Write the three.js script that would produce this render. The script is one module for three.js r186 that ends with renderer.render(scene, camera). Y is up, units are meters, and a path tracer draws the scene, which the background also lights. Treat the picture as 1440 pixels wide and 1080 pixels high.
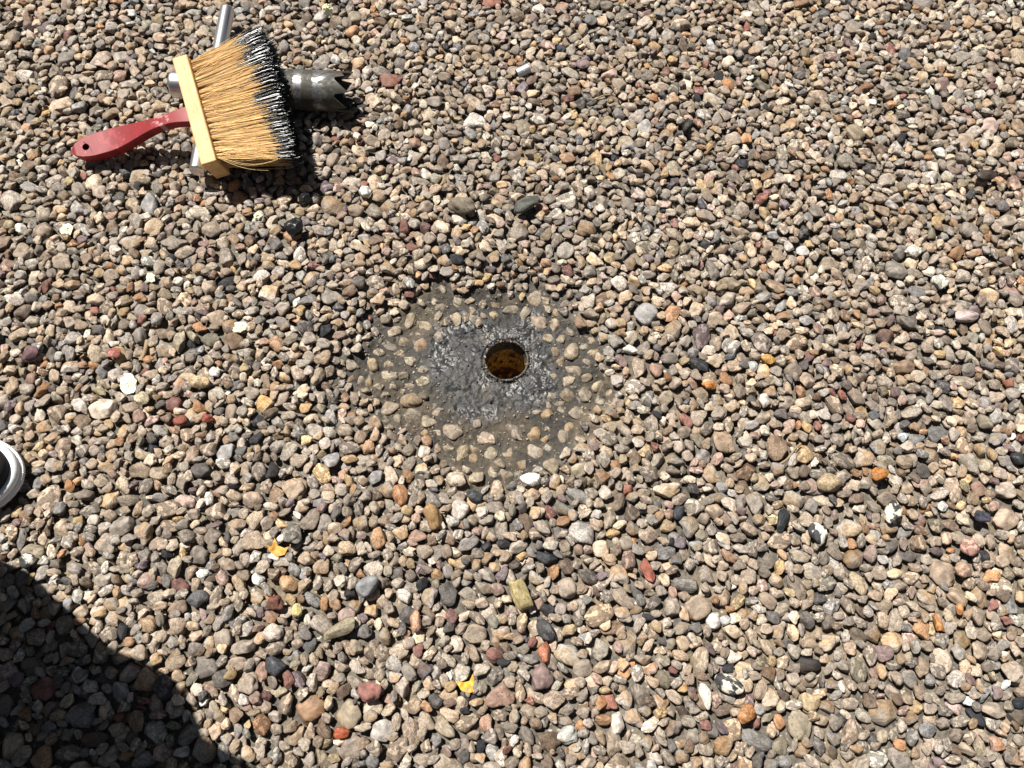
import * as THREE from 'three';
import { ImprovedNoise } from 'three/addons/math/ImprovedNoise.js';
import { mergeGeometries, mergeVertices, toCreasedNormals } from 'three/addons/utils/BufferGeometryUtils.js';
import { RoundedBoxGeometry } from 'three/addons/geometries/RoundedBoxGeometry.js';
import { Brush, Evaluator, SUBTRACTION } from 'three-bvh-csg';
import { TessellateModifier } from 'three/addons/modifiers/TessellateModifier.js';

// ------------------------------------------------------------------ camera, sky, sun, exposure
const scene = new THREE.Scene();
const camera = new THREE.PerspectiveCamera(53.1, 4 / 3, 0.02, 200);
camera.position.set(0.0065, 0.799, 0.3683);
const PITCH = THREE.MathUtils.degToRad(23);                     // away from straight down
const VIEW = new THREE.Vector3(0, -Math.cos(PITCH), -Math.sin(PITCH));
camera.up.set(0, 1, 0);
camera.lookAt(camera.position.clone().add(VIEW));
camera.updateMatrixWorld(true);

const ELEV = THREE.MathUtils.degToRad(62);
const SUN = new THREE.Vector3(-0.72 * Math.cos(ELEV), Math.sin(ELEV), -0.69 * Math.cos(ELEV)).normalize();
{ // clear summer sky, computed: pale at the horizon, deeper blue overhead, brighter round the sun
  const W = 512, Hh = 256, d = new Float32Array(W * Hh * 4), dir = new THREE.Vector3();
  for (let j = 0; j < Hh; j++) for (let i = 0; i < W; i++) {
    const lat = ((j + 0.5) / Hh - 0.5) * Math.PI, lon = ((i + 0.5) / W - 0.5) * 2 * Math.PI; dir.set(Math.cos(lat) * Math.cos(lon), Math.sin(lat), Math.cos(lat) * Math.sin(lon));
    const h = Math.max(0, dir.y), g = Math.exp(-h * 3.2), c = Math.max(0, dir.dot(SUN)), glow = 0.10 * Math.pow(c, 6) + 0.35 * Math.pow(c, 60), o = (j * W + i) * 4;
    d[o] = 0.105 + 0.26 * g + glow; d[o + 1] = 0.150 + 0.25 * g + glow * 0.96; d[o + 2] = 0.225 + 0.23 * g + glow * 0.9; d[o + 3] = 1;
  }
  const t = new THREE.DataTexture(d, W, Hh, THREE.RGBAFormat, THREE.FloatType); t.mapping = THREE.EquirectangularReflectionMapping; t.magFilter = t.minFilter = THREE.LinearFilter; t.needsUpdate = true;
  scene.background = t; scene.environment = t;
}
scene.environmentIntensity = 0.3; scene.backgroundIntensity = 0.3;

const sun = new THREE.DirectionalLight(new THREE.Color().setRGB(1, 0.965, 0.905), 5);
sun.position.copy(SUN).multiplyScalar(6); sun.target.position.set(0, 0, 0);
sun.castShadow = true; sun.shadow.mapSize.set(4096, 4096); sun.shadow.radius = 1;
Object.assign(sun.shadow.camera, { left: -2, right: 2, top: 2, bottom: -2, near: 0.5, far: 14 });
scene.add(sun, sun.target);

const renderer = new THREE.WebGLRenderer({ antialias: true });
renderer.setSize(1024, 768);
renderer.toneMapping = THREE.LinearToneMapping;
renderer.toneMappingExposure = 1.88;
renderer.shadowMap.enabled = true; renderer.shadowMap.type = THREE.PCFSoftShadowMap;

// ------------------------------------------------------------------ helpers
function rng(seed) { let a = seed >>> 0; return () => { a = (a + 0x6D2B79F5) | 0; let t = Math.imul(a ^ (a >>> 15), 1 | a); t = (t + Math.imul(t ^ (t >>> 7), 61 | t)) ^ t; return ((t ^ (t >>> 14)) >>> 0) / 4294967296; }; }
const rand = rng(20240611);
const rr = (a, b) => a + (b - a) * rand();
const gauss = (r = rand) => Math.sqrt(-2 * Math.log(1 - r() * 0.99999)) * Math.cos(6.2831853 * r());
const clamp = (x, a = 0, b = 1) => Math.min(b, Math.max(a, x));
const sstep = (a, b, x) => { const t = clamp((x - a) / (b - a)); return t * t * (3 - 2 * t); };
const lerp = (a, b, t) => a + (b - a) * t;
const perlin = new ImprovedNoise();
const noise = (x, y, z = 0) => perlin.noise(x + 100.3, y + 57.7, z + 31.1);
const fbm = (x, y, z, o = 4) => { let s = 0, a = 0.5, f = 1; for (let i = 0; i < o; i++) { s += a * noise(x * f, y * f, z * f + i * 7.3); a *= 0.5; f *= 2.03; } return s; };
const V = (x, y, z) => new THREE.Vector3(x, y, z);
const lin = (r, g, b) => new THREE.Color().setRGB(r, g, b);
const names = new Map();
function numbered(n) { const k = names.get(n) || 0; names.set(n, k + 1); return k ? n + '_' + String(k).padStart(3, '0') : n; }
function shade(o) { o.traverse((m) => { if (m.isMesh) { m.castShadow = true; m.receiveShadow = true; } }); return o; }
function mesh(name, geo, mat, parent) { const m = new THREE.Mesh(geo, mat); m.name = name; m.castShadow = m.receiveShadow = true; if (parent) parent.add(m); return m; }
function thing(name, label, category, group) { const g = new THREE.Group(); g.name = numbered(name); g.userData = { label, category }; if (group) g.userData.group = group; scene.add(g); return g; }
function tag(o, label, category, group) { o.userData.label = label; o.userData.category = category; if (group) o.userData.group = group; scene.add(o); return o; }

function creased(g, angle) { g.scale(1000, 1000, 1000); const r = toCreasedNormals(g, angle); r.scale(0.001, 0.001, 0.001); return r; }   // the helper rounds positions to 1/100 unit
// periodic noise for tiling textures
function periodic(seed, P) {
  const r = rng(seed), t = new Float32Array(P * P); for (let i = 0; i < t.length; i++) t[i] = r();
  return (x, y) => { const xi = Math.floor(x), yi = Math.floor(y), fx = x - xi, fy = y - yi, sx = fx * fx * (3 - 2 * fx), sy = fy * fy * (3 - 2 * fy);
    const m = (n) => ((n % P) + P) % P, a = t[m(yi) * P + m(xi)], b = t[m(yi) * P + m(xi + 1)], c = t[m(yi + 1) * P + m(xi)], d = t[m(yi + 1) * P + m(xi + 1)];
    return lerp(lerp(a, b, sx), lerp(c, d, sx), sy); };
}
function tileNoise(seed) { const L = [4, 8, 16, 32, 64, 128].map((p, i) => [p, periodic(seed * 13 + i, p)]);
  return (u, v, a, b) => { let s = 0, w = 0, k = 1; for (let i = a; i <= b; i++) { s += k * L[i][1](u * L[i][0], v * L[i][0]); w += k; k *= 0.6; } return s / w; }; }
function texture(n, fn, srgb = true, m = n) {
  const d = new Uint8Array(n * m * 4);
  for (let j = 0; j < m; j++) for (let i = 0; i < n; i++) { const c = fn((i + 0.5) / n, (j + 0.5) / m), o = (j * n + i) * 4; for (let k = 0; k < 3; k++) d[o + k] = clamp(typeof c === 'number' ? c : c[k]) * 255; d[o + 3] = 255; }
  const t = new THREE.DataTexture(d, n, m); t.wrapS = t.wrapT = THREE.RepeatWrapping; t.magFilter = THREE.LinearFilter; t.minFilter = THREE.LinearMipmapLinearFilter; t.generateMipmaps = true;
  if (srgb) t.colorSpace = THREE.SRGBColorSpace; t.needsUpdate = true; return t;
}

// ------------------------------------------------------------------ the worked patch round the drilled hole
const HOLE_R = 0.0242, PX = -0.02, PZ = 0.012;
function patchRho(x, z) {                                        // < 1 bare dirt, > 1.5 full gravel
  const dx = x - PX, dz = z - PZ;
  const r = Math.hypot(dx / (dx < 0 ? 0.146 : 0.116), dz / (dz < 0 ? 0.096 : 0.105));
  return r + 0.52 * fbm(x * 9, 3.1, z * 9, 3) + 0.22 * noise(x * 42, 8.8, z * 42);
}
function wetness(x, z) {                                         // bitumen primer brushed round the hole
  const a = Math.hypot((x + 0.018) / 0.092, (z - 0.004) / 0.078), n = 0.5 * fbm(x * 16, 1.7, z * 16, 4) + 0.18 * noise(x * 70, 2.2, z * 70);
  return sstep(1.05, 0.62, a + n);
}
function dirtY(x, z) {
  const rho = patchRho(x, z), r = Math.hypot(x, z);
  const lump = 0.0034 * fbm(x * 24, 0.3, z * 24, 3) + 0.0042 * Math.max(0, noise(x * 75, 4.4, z * 75)) + (1 - 0.35 * wetness(x, z)) * (0.0018 * noise(x * 210, 6.1, z * 210));
  const near = sstep(0.024, 0.05, r);
  return lump * (0.35 + 0.65 * near) + 0.0125 * sstep(0.80, 1.7, rho);
}

// ------------------------------------------------------------------ gravel: stones dropped one by one onto a height grid
const CS = 0.0016, GX0 = -1.5, GX1 = 1.5, GZ0 = -1.25, GZ1 = 1.05;
const NX = Math.round((GX1 - GX0) / CS), NZ = Math.round((GZ1 - GZ0) / CS);
const H = new Float32Array(NX * NZ), OWN = new Int32Array(NX * NZ).fill(-1), RES = new Uint8Array(NX * NZ), CEIL = new Float32Array(NX * NZ).fill(1);
for (let j = 0; j < NZ; j++) for (let i = 0; i < NX; i++) { const x = GX0 + (i + 0.5) * CS, z = GZ0 + (j + 0.5) * CS; H[j * NX + i] = Math.abs(x) < 0.32 && Math.abs(z) < 0.32 ? dirtY(x, z) : 0.0125; }
const TUBE = { y: 0.0475, r: 0.0245, x0: -0.4254, z0: -0.3650, x1: -0.1917, z1: -0.3521 };
for (let j = 0; j < NZ; j++) for (let i = 0; i < NX; i++) {        // room under the things that lie on the gravel
  const x = GX0 + (i + 0.5) * CS, z = GZ0 + (j + 0.5) * CS; let c = 1;
  if (x > -0.44 && x < -0.17) { const za = TUBE.z0 + (x - TUBE.x0) * (TUBE.z1 - TUBE.z0) / (TUBE.x1 - TUBE.x0), d = Math.abs(z - za); if (d < 0.024) c = TUBE.y - Math.sqrt(TUBE.r ** 2 - d * d); }
  if (Math.abs(x + 0.373) < 0.009 && z > -0.5 && z < -0.226) c = Math.min(c, 0.036);
  if (x > -0.365 && x < -0.24 && z > -0.40 && z < -0.22) c = Math.min(c, 0.028 + (-0.23 - z) * 0.27);
  if (x > -0.55 && x < -0.36 && Math.abs(z + 0.27) < 0.022) c = Math.min(c, 0.028);
  if (x > -0.85 && x < -0.495 && (Math.abs(z - 0.135) < 0.065 || Math.abs(z - 0.42) < 0.065)) c = Math.min(c, 0.021);
  CEIL[j * NX + i] = c;
}
const T_FULL = 0.0245;
const TARGET = (x, z) => { const big = 0.003 * fbm(x * 5, 9.1, z * 5, 2); if (Math.abs(x) > 0.4 || Math.abs(z) > 0.4) return T_FULL + big; return lerp(0.0, T_FULL + big, sstep(0.80, 1.55, patchRho(x, z))); };

const NVAR = 30, stones = [];
const q = new THREE.Quaternion(), m3 = new THREE.Matrix4(), eul = new THREE.Euler();
function orient(tilt) {
  const yaw = rand() * 6.2832, ta = rand() * 6.2832;
  q.setFromAxisAngle(V(Math.cos(ta), 0, Math.sin(ta)), tilt).multiply(new THREE.Quaternion().setFromAxisAngle(V(0, 1, 0), yaw));
  return q.clone();
}
function footprint(s) {                                            // s.a long, s.b mid (both flat), s.c up
  const e = m3.makeRotationFromQuaternion(s.q).elements, R = [[e[0], e[4], e[8]], [e[1], e[5], e[9]], [e[2], e[6], e[10]]], d = [1 / s.a ** 2, 1 / s.c ** 2, 1 / s.b ** 2];
  const A = (i, j) => R[i][0] * R[j][0] * d[0] + R[i][1] * R[j][1] * d[1] + R[i][2] * R[j][2] * d[2];
  const hx = Math.sqrt((R[0][0] * s.a) ** 2 + (R[0][1] * s.c) ** 2 + (R[0][2] * s.b) ** 2), hz = Math.sqrt((R[2][0] * s.a) ** 2 + (R[2][1] * s.c) ** 2 + (R[2][2] * s.b) ** 2);
  const xx = A(0, 0), yy = A(1, 1), zz = A(2, 2), xy = A(0, 1), xz = A(0, 2), yz = A(1, 2), nx = Math.ceil(hx / CS), nz = Math.ceil(hz / CS), out = [];
  for (let j = -nz; j <= nz; j++) for (let i = -nx; i <= nx; i++) {
    const x = i * CS, z = j * CS, b = xy * x + yz * z, c = xx * x * x + 2 * xz * x * z + zz * z * z - 1, D = b * b - yy * c; if (D <= 0) continue;
    const sq = Math.sqrt(D); out.push(i, j, (-b - sq) / yy, (-b + sq) / yy);
  }
  s.fp = out; s.top = Math.sqrt((R[1][0] * s.a) ** 2 + (R[1][1] * s.c) ** 2 + (R[1][2] * s.b) ** 2); s.nx = nx; s.nz = nz;
}
function rest(s, ci, cj) {
  const f = s.fp; let y = -1;
  for (let k = 0; k < f.length; k += 4) { const v = H[(cj + f[k + 1]) * NX + ci + f[k]] - f[k + 2]; if (v > y) y = v; }
  return y - 0.10 * s.c;
}
function put(s, ci, cj, y) {
  const id = stones.length, f = s.fp; s.x = GX0 + (ci + 0.5) * CS; s.z = GZ0 + (cj + 0.5) * CS; s.y = y; stones.push(s);
  for (let k = 0; k < f.length; k += 4) { const n = (cj + f[k + 1]) * NX + ci + f[k], t = y + f[k + 3]; if (t > H[n]) { H[n] = t; OWN[n] = id; if (s.special) RES[n] = 1; } }
  s.fp = null; return id;
}
function blocked(s, ci, cj, y) {
  const f = s.fp; let r = 0;
  for (let k = 0; k < f.length; k += 4) { const n = (cj + f[k + 1]) * NX + ci + f[k]; if (y + f[k + 3] > CEIL[n]) return true; if (RES[n]) r++; }
  return r > 0.06 * f.length / 4;
}
function drop(attempts, size, K, spread, headroom, tiltK = 0.3, inside) {
  for (let n = 0; n < attempts; n++) {
    const x = inside ? rr(inside[0], inside[1]) : rr(GX0 + 0.05, GX1 - 0.05), z = inside ? rr(inside[2], inside[3]) : rr(GZ0 + 0.05, GZ1 - 0.05), T = TARGET(x, z);
    if (T < 0.002) continue;
    const s = size(); s.q = orient(Math.abs(gauss()) * tiltK); footprint(s);
    let best = 1, bi = 0, bj = 0;
    for (let k = 0; k < K; k++) { const ci = Math.floor((x + rr(-spread, spread) - GX0) / CS), cj = Math.floor((z + rr(-spread, spread) - GZ0) / CS); const y = rest(s, ci, cj); if (y < best) { best = y; bi = ci; bj = cj; } }
    const lx = GX0 + bi * CS, lz = GZ0 + bj * CS, T2 = TARGET(lx, lz);
    if (best + headroom * s.top > Math.max(T2, 0.0001) || Math.hypot(lx, lz) < 0.05) continue;
    if (blocked(s, bi, bj, best)) continue;
    put(s, bi, bj, best);
  }
}
const pick = (lo, hi) => { const a = clamp(0.0096 * Math.exp(0.30 * gauss()), lo, hi); return { a, b: a * rr(0.55, 0.94), c: a * rr(0.36, 0.66) }; };
const pebbleSize = () => pick(0.0054, 0.0152), smallSize = () => pick(0.0034, 0.0062), midSize = () => pick(0.005, 0.0095);
drop(70000, pebbleSize, 6, 0.02, 0.75, 0.34);

// ---- particular stones that can be recognised one by one: [name, x, z, length, width, degrees, colour, map, label, category]
const SPECIAL = [
  ['white_pebble', 0.025, 0.146, 21, 15, 10, [0.86, 0.84, 0.79], 0, 'smooth bright white oval pebble at the edge of the dark dirt patch', 1],
  ['white_pebble', -0.173, -0.215, 16, 16, 0, [0.82, 0.8, 0.74], 0, 'small round white pebble off the black bristle tips', 1],
  ['bitumen_lump', -0.253, -0.162, 25, 24, 30, [0.012, 0.012, 0.013], 9, 'jagged shiny black bitumen lump lying below the brush', 2],
  ['bitumen_lump', -0.245, -0.205, 18, 15, 80, [0.010, 0.010, 0.011], 9, 'wet black bitumen clot just under the bristle tips', 2],
  ['slate_pebble', 0.024, -0.194, 38, 20, -22, [0.10, 0.105, 0.10], 1, 'long flat slate grey stone behind the drilled hole', 3],
  ['red_pebble', -0.127, 0.353, 21, 21, 40, [0.36, 0.17, 0.15], 3, 'dull pink red rounded stone with a dark top', 1],
  ['red_pebble', -0.150, 0.388, 15, 11, -10, [0.42, 0.10, 0.04], 0, 'small vivid orange red chip', 1],
  ['yellow_pebble', 0.016, 0.266, 34, 18, 68, [0.44, 0.37, 0.19], 2, 'large upright oval olive yellow pebble', 1],
  ['flint_pebble', 0.210, 0.346, 27, 17, 22, [0.85, 0.83, 0.8], 8, 'black oblong flint with white chalk spots beside a thin white pebble', 1],
  ['flint_pebble', 0.393, 0.185, 24, 19, -50, [0.8, 0.76, 0.68], 8, 'rounded flint half black and half cream', 1],
  ['flint_pebble', 0.317, 0.205, 23, 17, 80, [0.85, 0.85, 0.85], 8, 'squarish black and white flint next to a black finger shaped stone', 1],
  ['black_pebble', 0.281, 0.191, 25, 12, -62, [0.035, 0.04, 0.045], 0, 'slim black finger shaped stone', 3],
  ['red_pebble', 0.140, 0.242, 25, 12, 70, [0.42, 0.15, 0.11], 2, 'elongated salmon red stone', 1],
  ['white_pebble', 0.187, 0.356, 21, 9, 82, [0.8, 0.77, 0.7], 0, 'thin white stick shaped pebble beside a black flint', 1],
  ['brick_chip', 0.036, 0.317, 20, 14, 75, [0.42, 0.16, 0.09], 0, 'flat brick red chip', 3],
  ['orange_pebble', 0.222, 0.371, 20, 15, -38, [0.42, 0.20, 0.08], 0, 'angular orange brown chip next to a red triangle', 3],
  ['brown_pebble', 0.589, -0.236, 24, 14, 0, [0.055, 0.038, 0.032], 0, 'dark chocolate brown oval pebble', 1],
  ['blue_grey_pebble', -0.136, 0.256, 25, 17, -45, [0.24, 0.25, 0.27], 3, 'blue grey oval pebble with fine bands', 1],
  ['purple_pebble', -0.527, 0.005, 21, 16, -40, [0.17, 0.10, 0.115], 2, 'dusky purple pebble far left of the dirt patch', 1],
  ['pink_pebble', 0.522, -0.043, 32, 14, 0, [0.52, 0.42, 0.42], 3, 'long pale pink streaked pebble', 1],
  ['orange_pebble', 0.389, 0.143, 17, 15, 0, [0.44, 0.19, 0.05], 0, 'bright orange rounded pebble', 1],
  ['red_chip', -0.351, 0.082, 16, 12, 0, [0.24, 0.075, 0.05], 1, 'pair of red chips, the wider one', 3],
  ['red_chip', -0.320, 0.081, 14, 12, 0, [0.27, 0.07, 0.045], 1, 'pair of red chips, the blockier one', 3],
  ['long_grey_pebble', -0.158, 0.297, 37, 15, -28, [0.30, 0.265, 0.20], 1, 'very long grey brown pebble lying slantwise', 1],
  ['large_oval_pebble', -0.053, -0.192, 33, 22, 5, [0.27, 0.235, 0.185], 2, 'large smooth oval grey brown pebble behind the dirt patch', 1],
  ['dark_stub_pebble', 0.229, -0.317, 22, 13, 90, [0.06, 0.065, 0.065], 8, 'upright dark stone with a pale flat top', 1],
  ['ochre_pebble', 0.291, 0.010, 16, 12, 30, [0.55, 0.31, 0.08], 0, 'small ochre yellow pebble', 1],
  ['orange_pebble', 0.223, 0.042, 17, 10, 0, [0.55, 0.22, 0.06], 0, 'narrow orange pebble right of the dirt patch', 1],
  ['white_flint', 0.480, -0.130, 20, 15, 20, [0.74, 0.71, 0.64], 5, 'angular white flint, the chipped one', 3],
  ['white_flint', 0.503, -0.089, 18, 17, -20, [0.7, 0.68, 0.6], 5, 'white flint with a cream side stone', 3],
  ['pale_grey_pebble', 0.057, 0.389, 19, 16, 0, [0.52, 0.53, 0.52], 1, 'pale blue white pebble with a crusted top', 1],
  ['tan_pebble', 0.335, 0.152, 26, 20, 0, [0.42, 0.33, 0.22], 0, 'broad tan pebble of rounded triangle shape', 1],
  ['charcoal_pebble', 0.038, 0.296, 24, 17, 60, [0.10, 0.10, 0.105], 5, 'charcoal stone with white specks', 3],
  ['flint_pebble', -0.475, 0.233, 16, 15, 0, [0.85, 0.84, 0.82], 8, 'small black and white mottled flint near the shoe', 1],
  ['brick_chip', -0.433, 0.005, 15, 13, 0, [0.38, 0.13, 0.10], 0, 'small rosy brick chip near a cream flake', 3],
  ['black_pebble', 0.538, 0.125, 15, 14, 0, [0.035, 0.04, 0.042], 0, 'round black pebble among grey stones', 1],
  ['navy_pebble', 0.485, 0.187, 17, 15, 30, [0.05, 0.05, 0.075], 5, 'dark navy stone with pale dust', 3],
  ['pink_pebble', 0.464, 0.218, 19, 17, 0, [0.52, 0.30, 0.25], 5, 'rounded rose pink pebble', 1],
  ['pink_pebble', 0.452, 0.240, 19, 15, 0, [0.52, 0.36, 0.28], 2, 'pale salmon pink pebble', 1],
  ['cream_pebble', -0.395, 0.057, 17, 16, 0, [0.62, 0.53, 0.38], 0, 'round cream pebble beside a cream flake', 1],
  ['cream_pebble', -0.334, 0.039, 21, 15, 0, [0.58, 0.44, 0.27], 0, 'oval cream pebble with a tan tint', 1],
  ['orange_pebble', -0.109, 0.164, 25, 15, 78, [0.44, 0.23, 0.12], 0, 'upright orange brown oval pebble below the dirt patch', 1],
  ['ochre_pebble', -0.074, 0.186, 27, 16, 62, [0.42, 0.27, 0.13], 2, 'slanting ochre brown oval pebble', 1],
  ['orange_pebble', 0.418, 0.290, 18, 10, 80, [0.5, 0.23, 0.08], 0, 'slender rusty orange stone', 3],
  ['slate_pebble', -0.032, 0.163, 20, 14, 20, [0.055, 0.06, 0.068], 0, 'small dark slate wedge just below the dirt patch', 3],
  ['grey_pebble', -0.215, 0.207, 21, 20, 0, [0.22, 0.205, 0.18], 5, 'round dark grey pebble with a pale crown', 1],
  ['yellow_pebble', -0.204, 0.279, 14, 11, 80, [0.62, 0.53, 0.25], 0, 'small pale yellow pebble', 1],
  ['white_pebble', -0.222, 0.299, 18, 17, 0, [0.68, 0.6, 0.55], 2, 'round white pebble with a pink blush', 1],
  ['dark_blue_pebble', -0.217, 0.330, 21, 18, 0, [0.07, 0.075, 0.09], 0, 'dark blue grey block shaped stone', 3],
  ['rust_pebble', -0.224, 0.272, 17, 14, 0, [0.2, 0.085, 0.06], 2, 'rusty red brown stone', 1],
  ['salmon_pebble', -0.086, 0.290, 20, 12, 82, [0.5, 0.3, 0.2], 0, 'upright salmon coloured pebble', 1],
];
for (const [name, x, z, L, W, deg, col, map, label, shape] of SPECIAL) {
  const s = { a: L / 2000, b: W / 2000, c: W / 2000 * (name === 'dark_stub_pebble' ? 1.2 : 0.72), special: { name, label, col, map, shape } };
  s.q = new THREE.Quaternion().setFromEuler(eul.set(rr(-0.12, 0.2), -deg * Math.PI / 180, rr(-0.12, 0.12), 'YXZ')); footprint(s);
  const ci = Math.floor((x - GX0) / CS), cj = Math.floor((z - GZ0) / CS), y = rest(s, ci, cj);
  put(s, ci, cj, Math.max(y, Math.min(TARGET(x, z) - 0.25 * s.c, y + 0.008)));
}
// rests for the light things that lie loose on top
const FLAKES = [[-0.414, 0.039, 25, 18, 70], [-0.249, -0.523, 25, 19, 0], [-0.302, -0.031, 19, 13, -15], [-0.527, -0.162, 17, 16, 40], [-0.413, -0.094, 13, 10, 60], [-0.300, -0.180, 10, 9, 0]];
const LEAVES = [[-0.037, 0.345, 18, 17], [-0.229, 0.218, 23, 20]];
const reserve = (x, z, r) => { const ci = Math.floor((x - GX0) / CS), cj = Math.floor((z - GZ0) / CS), n = Math.ceil(r / CS); for (let j = -n; j <= n; j++) for (let i = -n; i <= n; i++) if (i * i + j * j < n * n) { const k = (cj + j) * NX + ci + i; CEIL[k] = Math.min(CEIL[k], T_FULL + 0.001); } };
for (const f of FLAKES) reserve(f[0], f[1], f[2] / 2200); for (const f of LEAVES) reserve(f[0], f[1], f[2] / 2200);
reserve(0.021, -0.408, 0.009);
drop(110000, pebbleSize, 8, 0.018, 0.6, 0.34);
drop(80000, midSize, 9, 0.012, 0.5, 0.45);
drop(70000, smallSize, 8, 0.008, 0.6, 0.6, [-0.8, 0.8, -0.65, 0.5]);
// stones bedded in the dirt of the patch
for (let n = 0; n < 14000; n++) {
  const x = rr(-0.30, 0.28), z = rr(-0.26, 0.28), rho = patchRho(x, z); if (rho < 0.52 || rho > 1.45 || Math.hypot(x, z) < 0.055) continue;
  const dens = sstep(0.48, 0.9, rho) * (x < 0.02 ? 1 : 0.75); if (rand() > dens) continue;
  const s = n < 4500 ? pick(0.0065, 0.0125) : pick(0.0032, 0.0072); s.q = orient(Math.abs(gauss()) * 0.25); footprint(s); s.bedded = true;
  const ci = Math.floor((x - GX0) / CS), cj = Math.floor((z - GZ0) / CS), f = s.fp; let hit = false;
  for (let k = 0; k < f.length; k += 4) if (OWN[(cj + f[k + 1]) * NX + ci + f[k]] >= 0) { hit = true; break; }
  if (hit) continue;
  put(s, ci, cj, dirtY(x, z) + s.c * rr(-0.62, 0.05));
}
const topAt = (x, z) => H[Math.floor((z - GZ0) / CS) * NX + Math.floor((x - GX0) / CS)];

// ---- stone shapes
function pebbleGeometry(seed, detail, kind) {                      // kind 1 rounded, 2 jagged, 3 angular
  const r = rng(seed * 7919 + 17); let g = new THREE.IcosahedronGeometry(1, detail); g.deleteAttribute('uv'); g.deleteAttribute('normal'); g = mergeVertices(g, 1e-4);
  const p = g.attributes.position, pw = lerp(2.0, kind === 1 && detail > 5 ? 2.3 : 2.9, r()), planes = [];
  const nP = kind === 2 ? 9 : kind === 3 ? 8 : 2 + Math.floor(r() * 6);
  for (let i = 0; i < nP; i++) { const n = V(gauss(r), gauss(r) * 0.9, gauss(r)).normalize(); planes.push([n, kind === 3 ? lerp(0.62, 0.85, r()) : lerp(0.66, 0.92, r())]); }
  const ox = r() * 50, oy = r() * 50, oz = r() * 50, am = kind === 2 ? 0.5 : lerp(0.2, 0.5, r()), egg = lerp(-0.22, 0.22, r()), bend = lerp(-0.12, 0.12, r()), fine = lerp(0.01, 0.05, r() * r());
  for (let i = 0; i < p.count; i++) {
    const v = V(p.getX(i), p.getY(i), p.getZ(i)).normalize(), k = Math.pow(Math.abs(v.x) ** pw + Math.abs(v.y) ** pw + Math.abs(v.z) ** pw, -1 / pw);
    const rad = lerp(1, k, 0.8) * 0.98 * (1 + am * noise(v.x * 1.1 + ox, v.y * 1.1 + oy, v.z * 1.1 + oz) + fine * noise(v.x * 4 + oz, v.y * 4 + ox, v.z * 4 + oy) + (kind === 2 ? 0.14 : 0.012) * noise(v.x * 8 + oz, v.y * 8, v.z * 8));
    v.multiplyScalar(rad);
    for (const [n, d] of planes) { const e = v.dot(n) - d; if (e > 0) v.addScaledVector(n, -e * 0.86); }
    v.z *= 1 + egg * v.x; v.y += bend * v.x * v.x; p.setXYZ(i, v.x, v.y, v.z);
  }
  const uv = new Float32Array(p.count * 2), ou = r(), ov = r(), tu = r() * 6.28;
  for (let i = 0; i < p.count; i++) { const x = p.getX(i) + 0.3 * p.getY(i), z = p.getZ(i) + 0.3 * p.getY(i); uv[2 * i] = ou + 0.16 * (x * Math.cos(tu) - z * Math.sin(tu)); uv[2 * i + 1] = ov + 0.16 * (x * Math.sin(tu) + z * Math.cos(tu)); }
  g.setAttribute('uv', new THREE.BufferAttribute(uv, 2)); g.computeVertexNormals(); return g;
}
// ---- stone surfaces: grain, crust, pits, bands (colour multipliers, one tile = about five stone radii)
const tn = [1, 2, 3, 4, 5, 6, 7].map(tileNoise);
const stoneMaps = [
  texture(256, (u, v) => { const g = 0.80 + 0.40 * (tn[0](u, v, 2, 3) - 0.5) + 0.55 * (tn[1](u, v, 4, 5) - 0.5); return [g, g * 0.985, g * 0.96]; }),
  texture(256, (u, v) => { const c = sstep(0.46, 0.66, tn[1](u, v, 1, 5)), g = 0.88 + 0.50 * (tn[2](u, v, 4, 5) - 0.5) + 0.14 * (tn[0](u, v, 1, 3) - 0.5); return [lerp(g, 0.60, c * 0.7), lerp(g * 0.98, 0.56, c * 0.7), lerp(g * 0.94, 0.49, c * 0.7)]; }),
  texture(256, (u, v) => { const d = sstep(0.70, 0.78, tn[3](u, v, 4, 5)), w = sstep(0.58, 0.68, tn[4](u, v, 1, 4)); let g = 0.76 + 0.44 * (tn[5](u, v, 2, 5) - 0.5); g = lerp(g, 0.97, w * 0.7); g = lerp(g, 0.4, d * 0.7); return [g, g * 0.975, g * 0.94]; }),
  texture(256, (u, v) => { const b = Math.sin((v * 5 + 2.2 * tn[2](u, v, 0, 3)) * 6.2832), g = 0.80 + 0.045 * b + 0.55 * (tn[6](u, v, 2, 5) - 0.5); return [g, g * 0.98, g * 0.95]; }),
  texture(256, (u, v) => { const o = sstep(0.50, 0.62, tn[6](u, v, 0, 3)), g = 0.83 + 0.5 * (tn[3](u, v, 3, 5) - 0.5); return [g, g * lerp(0.99, 0.91, o), g * lerp(0.97, 0.78, o)]; }),
  texture(256, (u, v) => { const w = sstep(0.54, 0.60, tn[5](u, v, 2, 4)), k = sstep(0.66, 0.72, tn[0](u, v, 3, 5)); let g = lerp(0.68, 1.0, w) + 0.34 * (tn[1](u, v, 4, 5) - 0.5); g = lerp(g, 0.45, k * 0.6); return [g, g * 0.985, g * 0.955]; }),
];
const flintMap = texture(256, (u, v) => { const w = sstep(0.46, 0.56, tn[2](u, v, 1, 5)), g = 0.85 + 0.4 * (tn[4](u, v, 3, 5) - 0.5), k = 0.22 + 0.2 * (tn[1](u, v, 3, 5) - 0.5); return [lerp(k, g, w), lerp(k, g * 0.97, w), lerp(k * 1.04, g * 0.9, w)]; });
const stoneBump = texture(256, (u, v) => clamp(0.5 + 0.55 * (tn[1](u, v, 2, 5) - 0.5) - 0.5 * sstep(0.68, 0.76, tn[3](u, v, 3, 5))), false);
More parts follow.
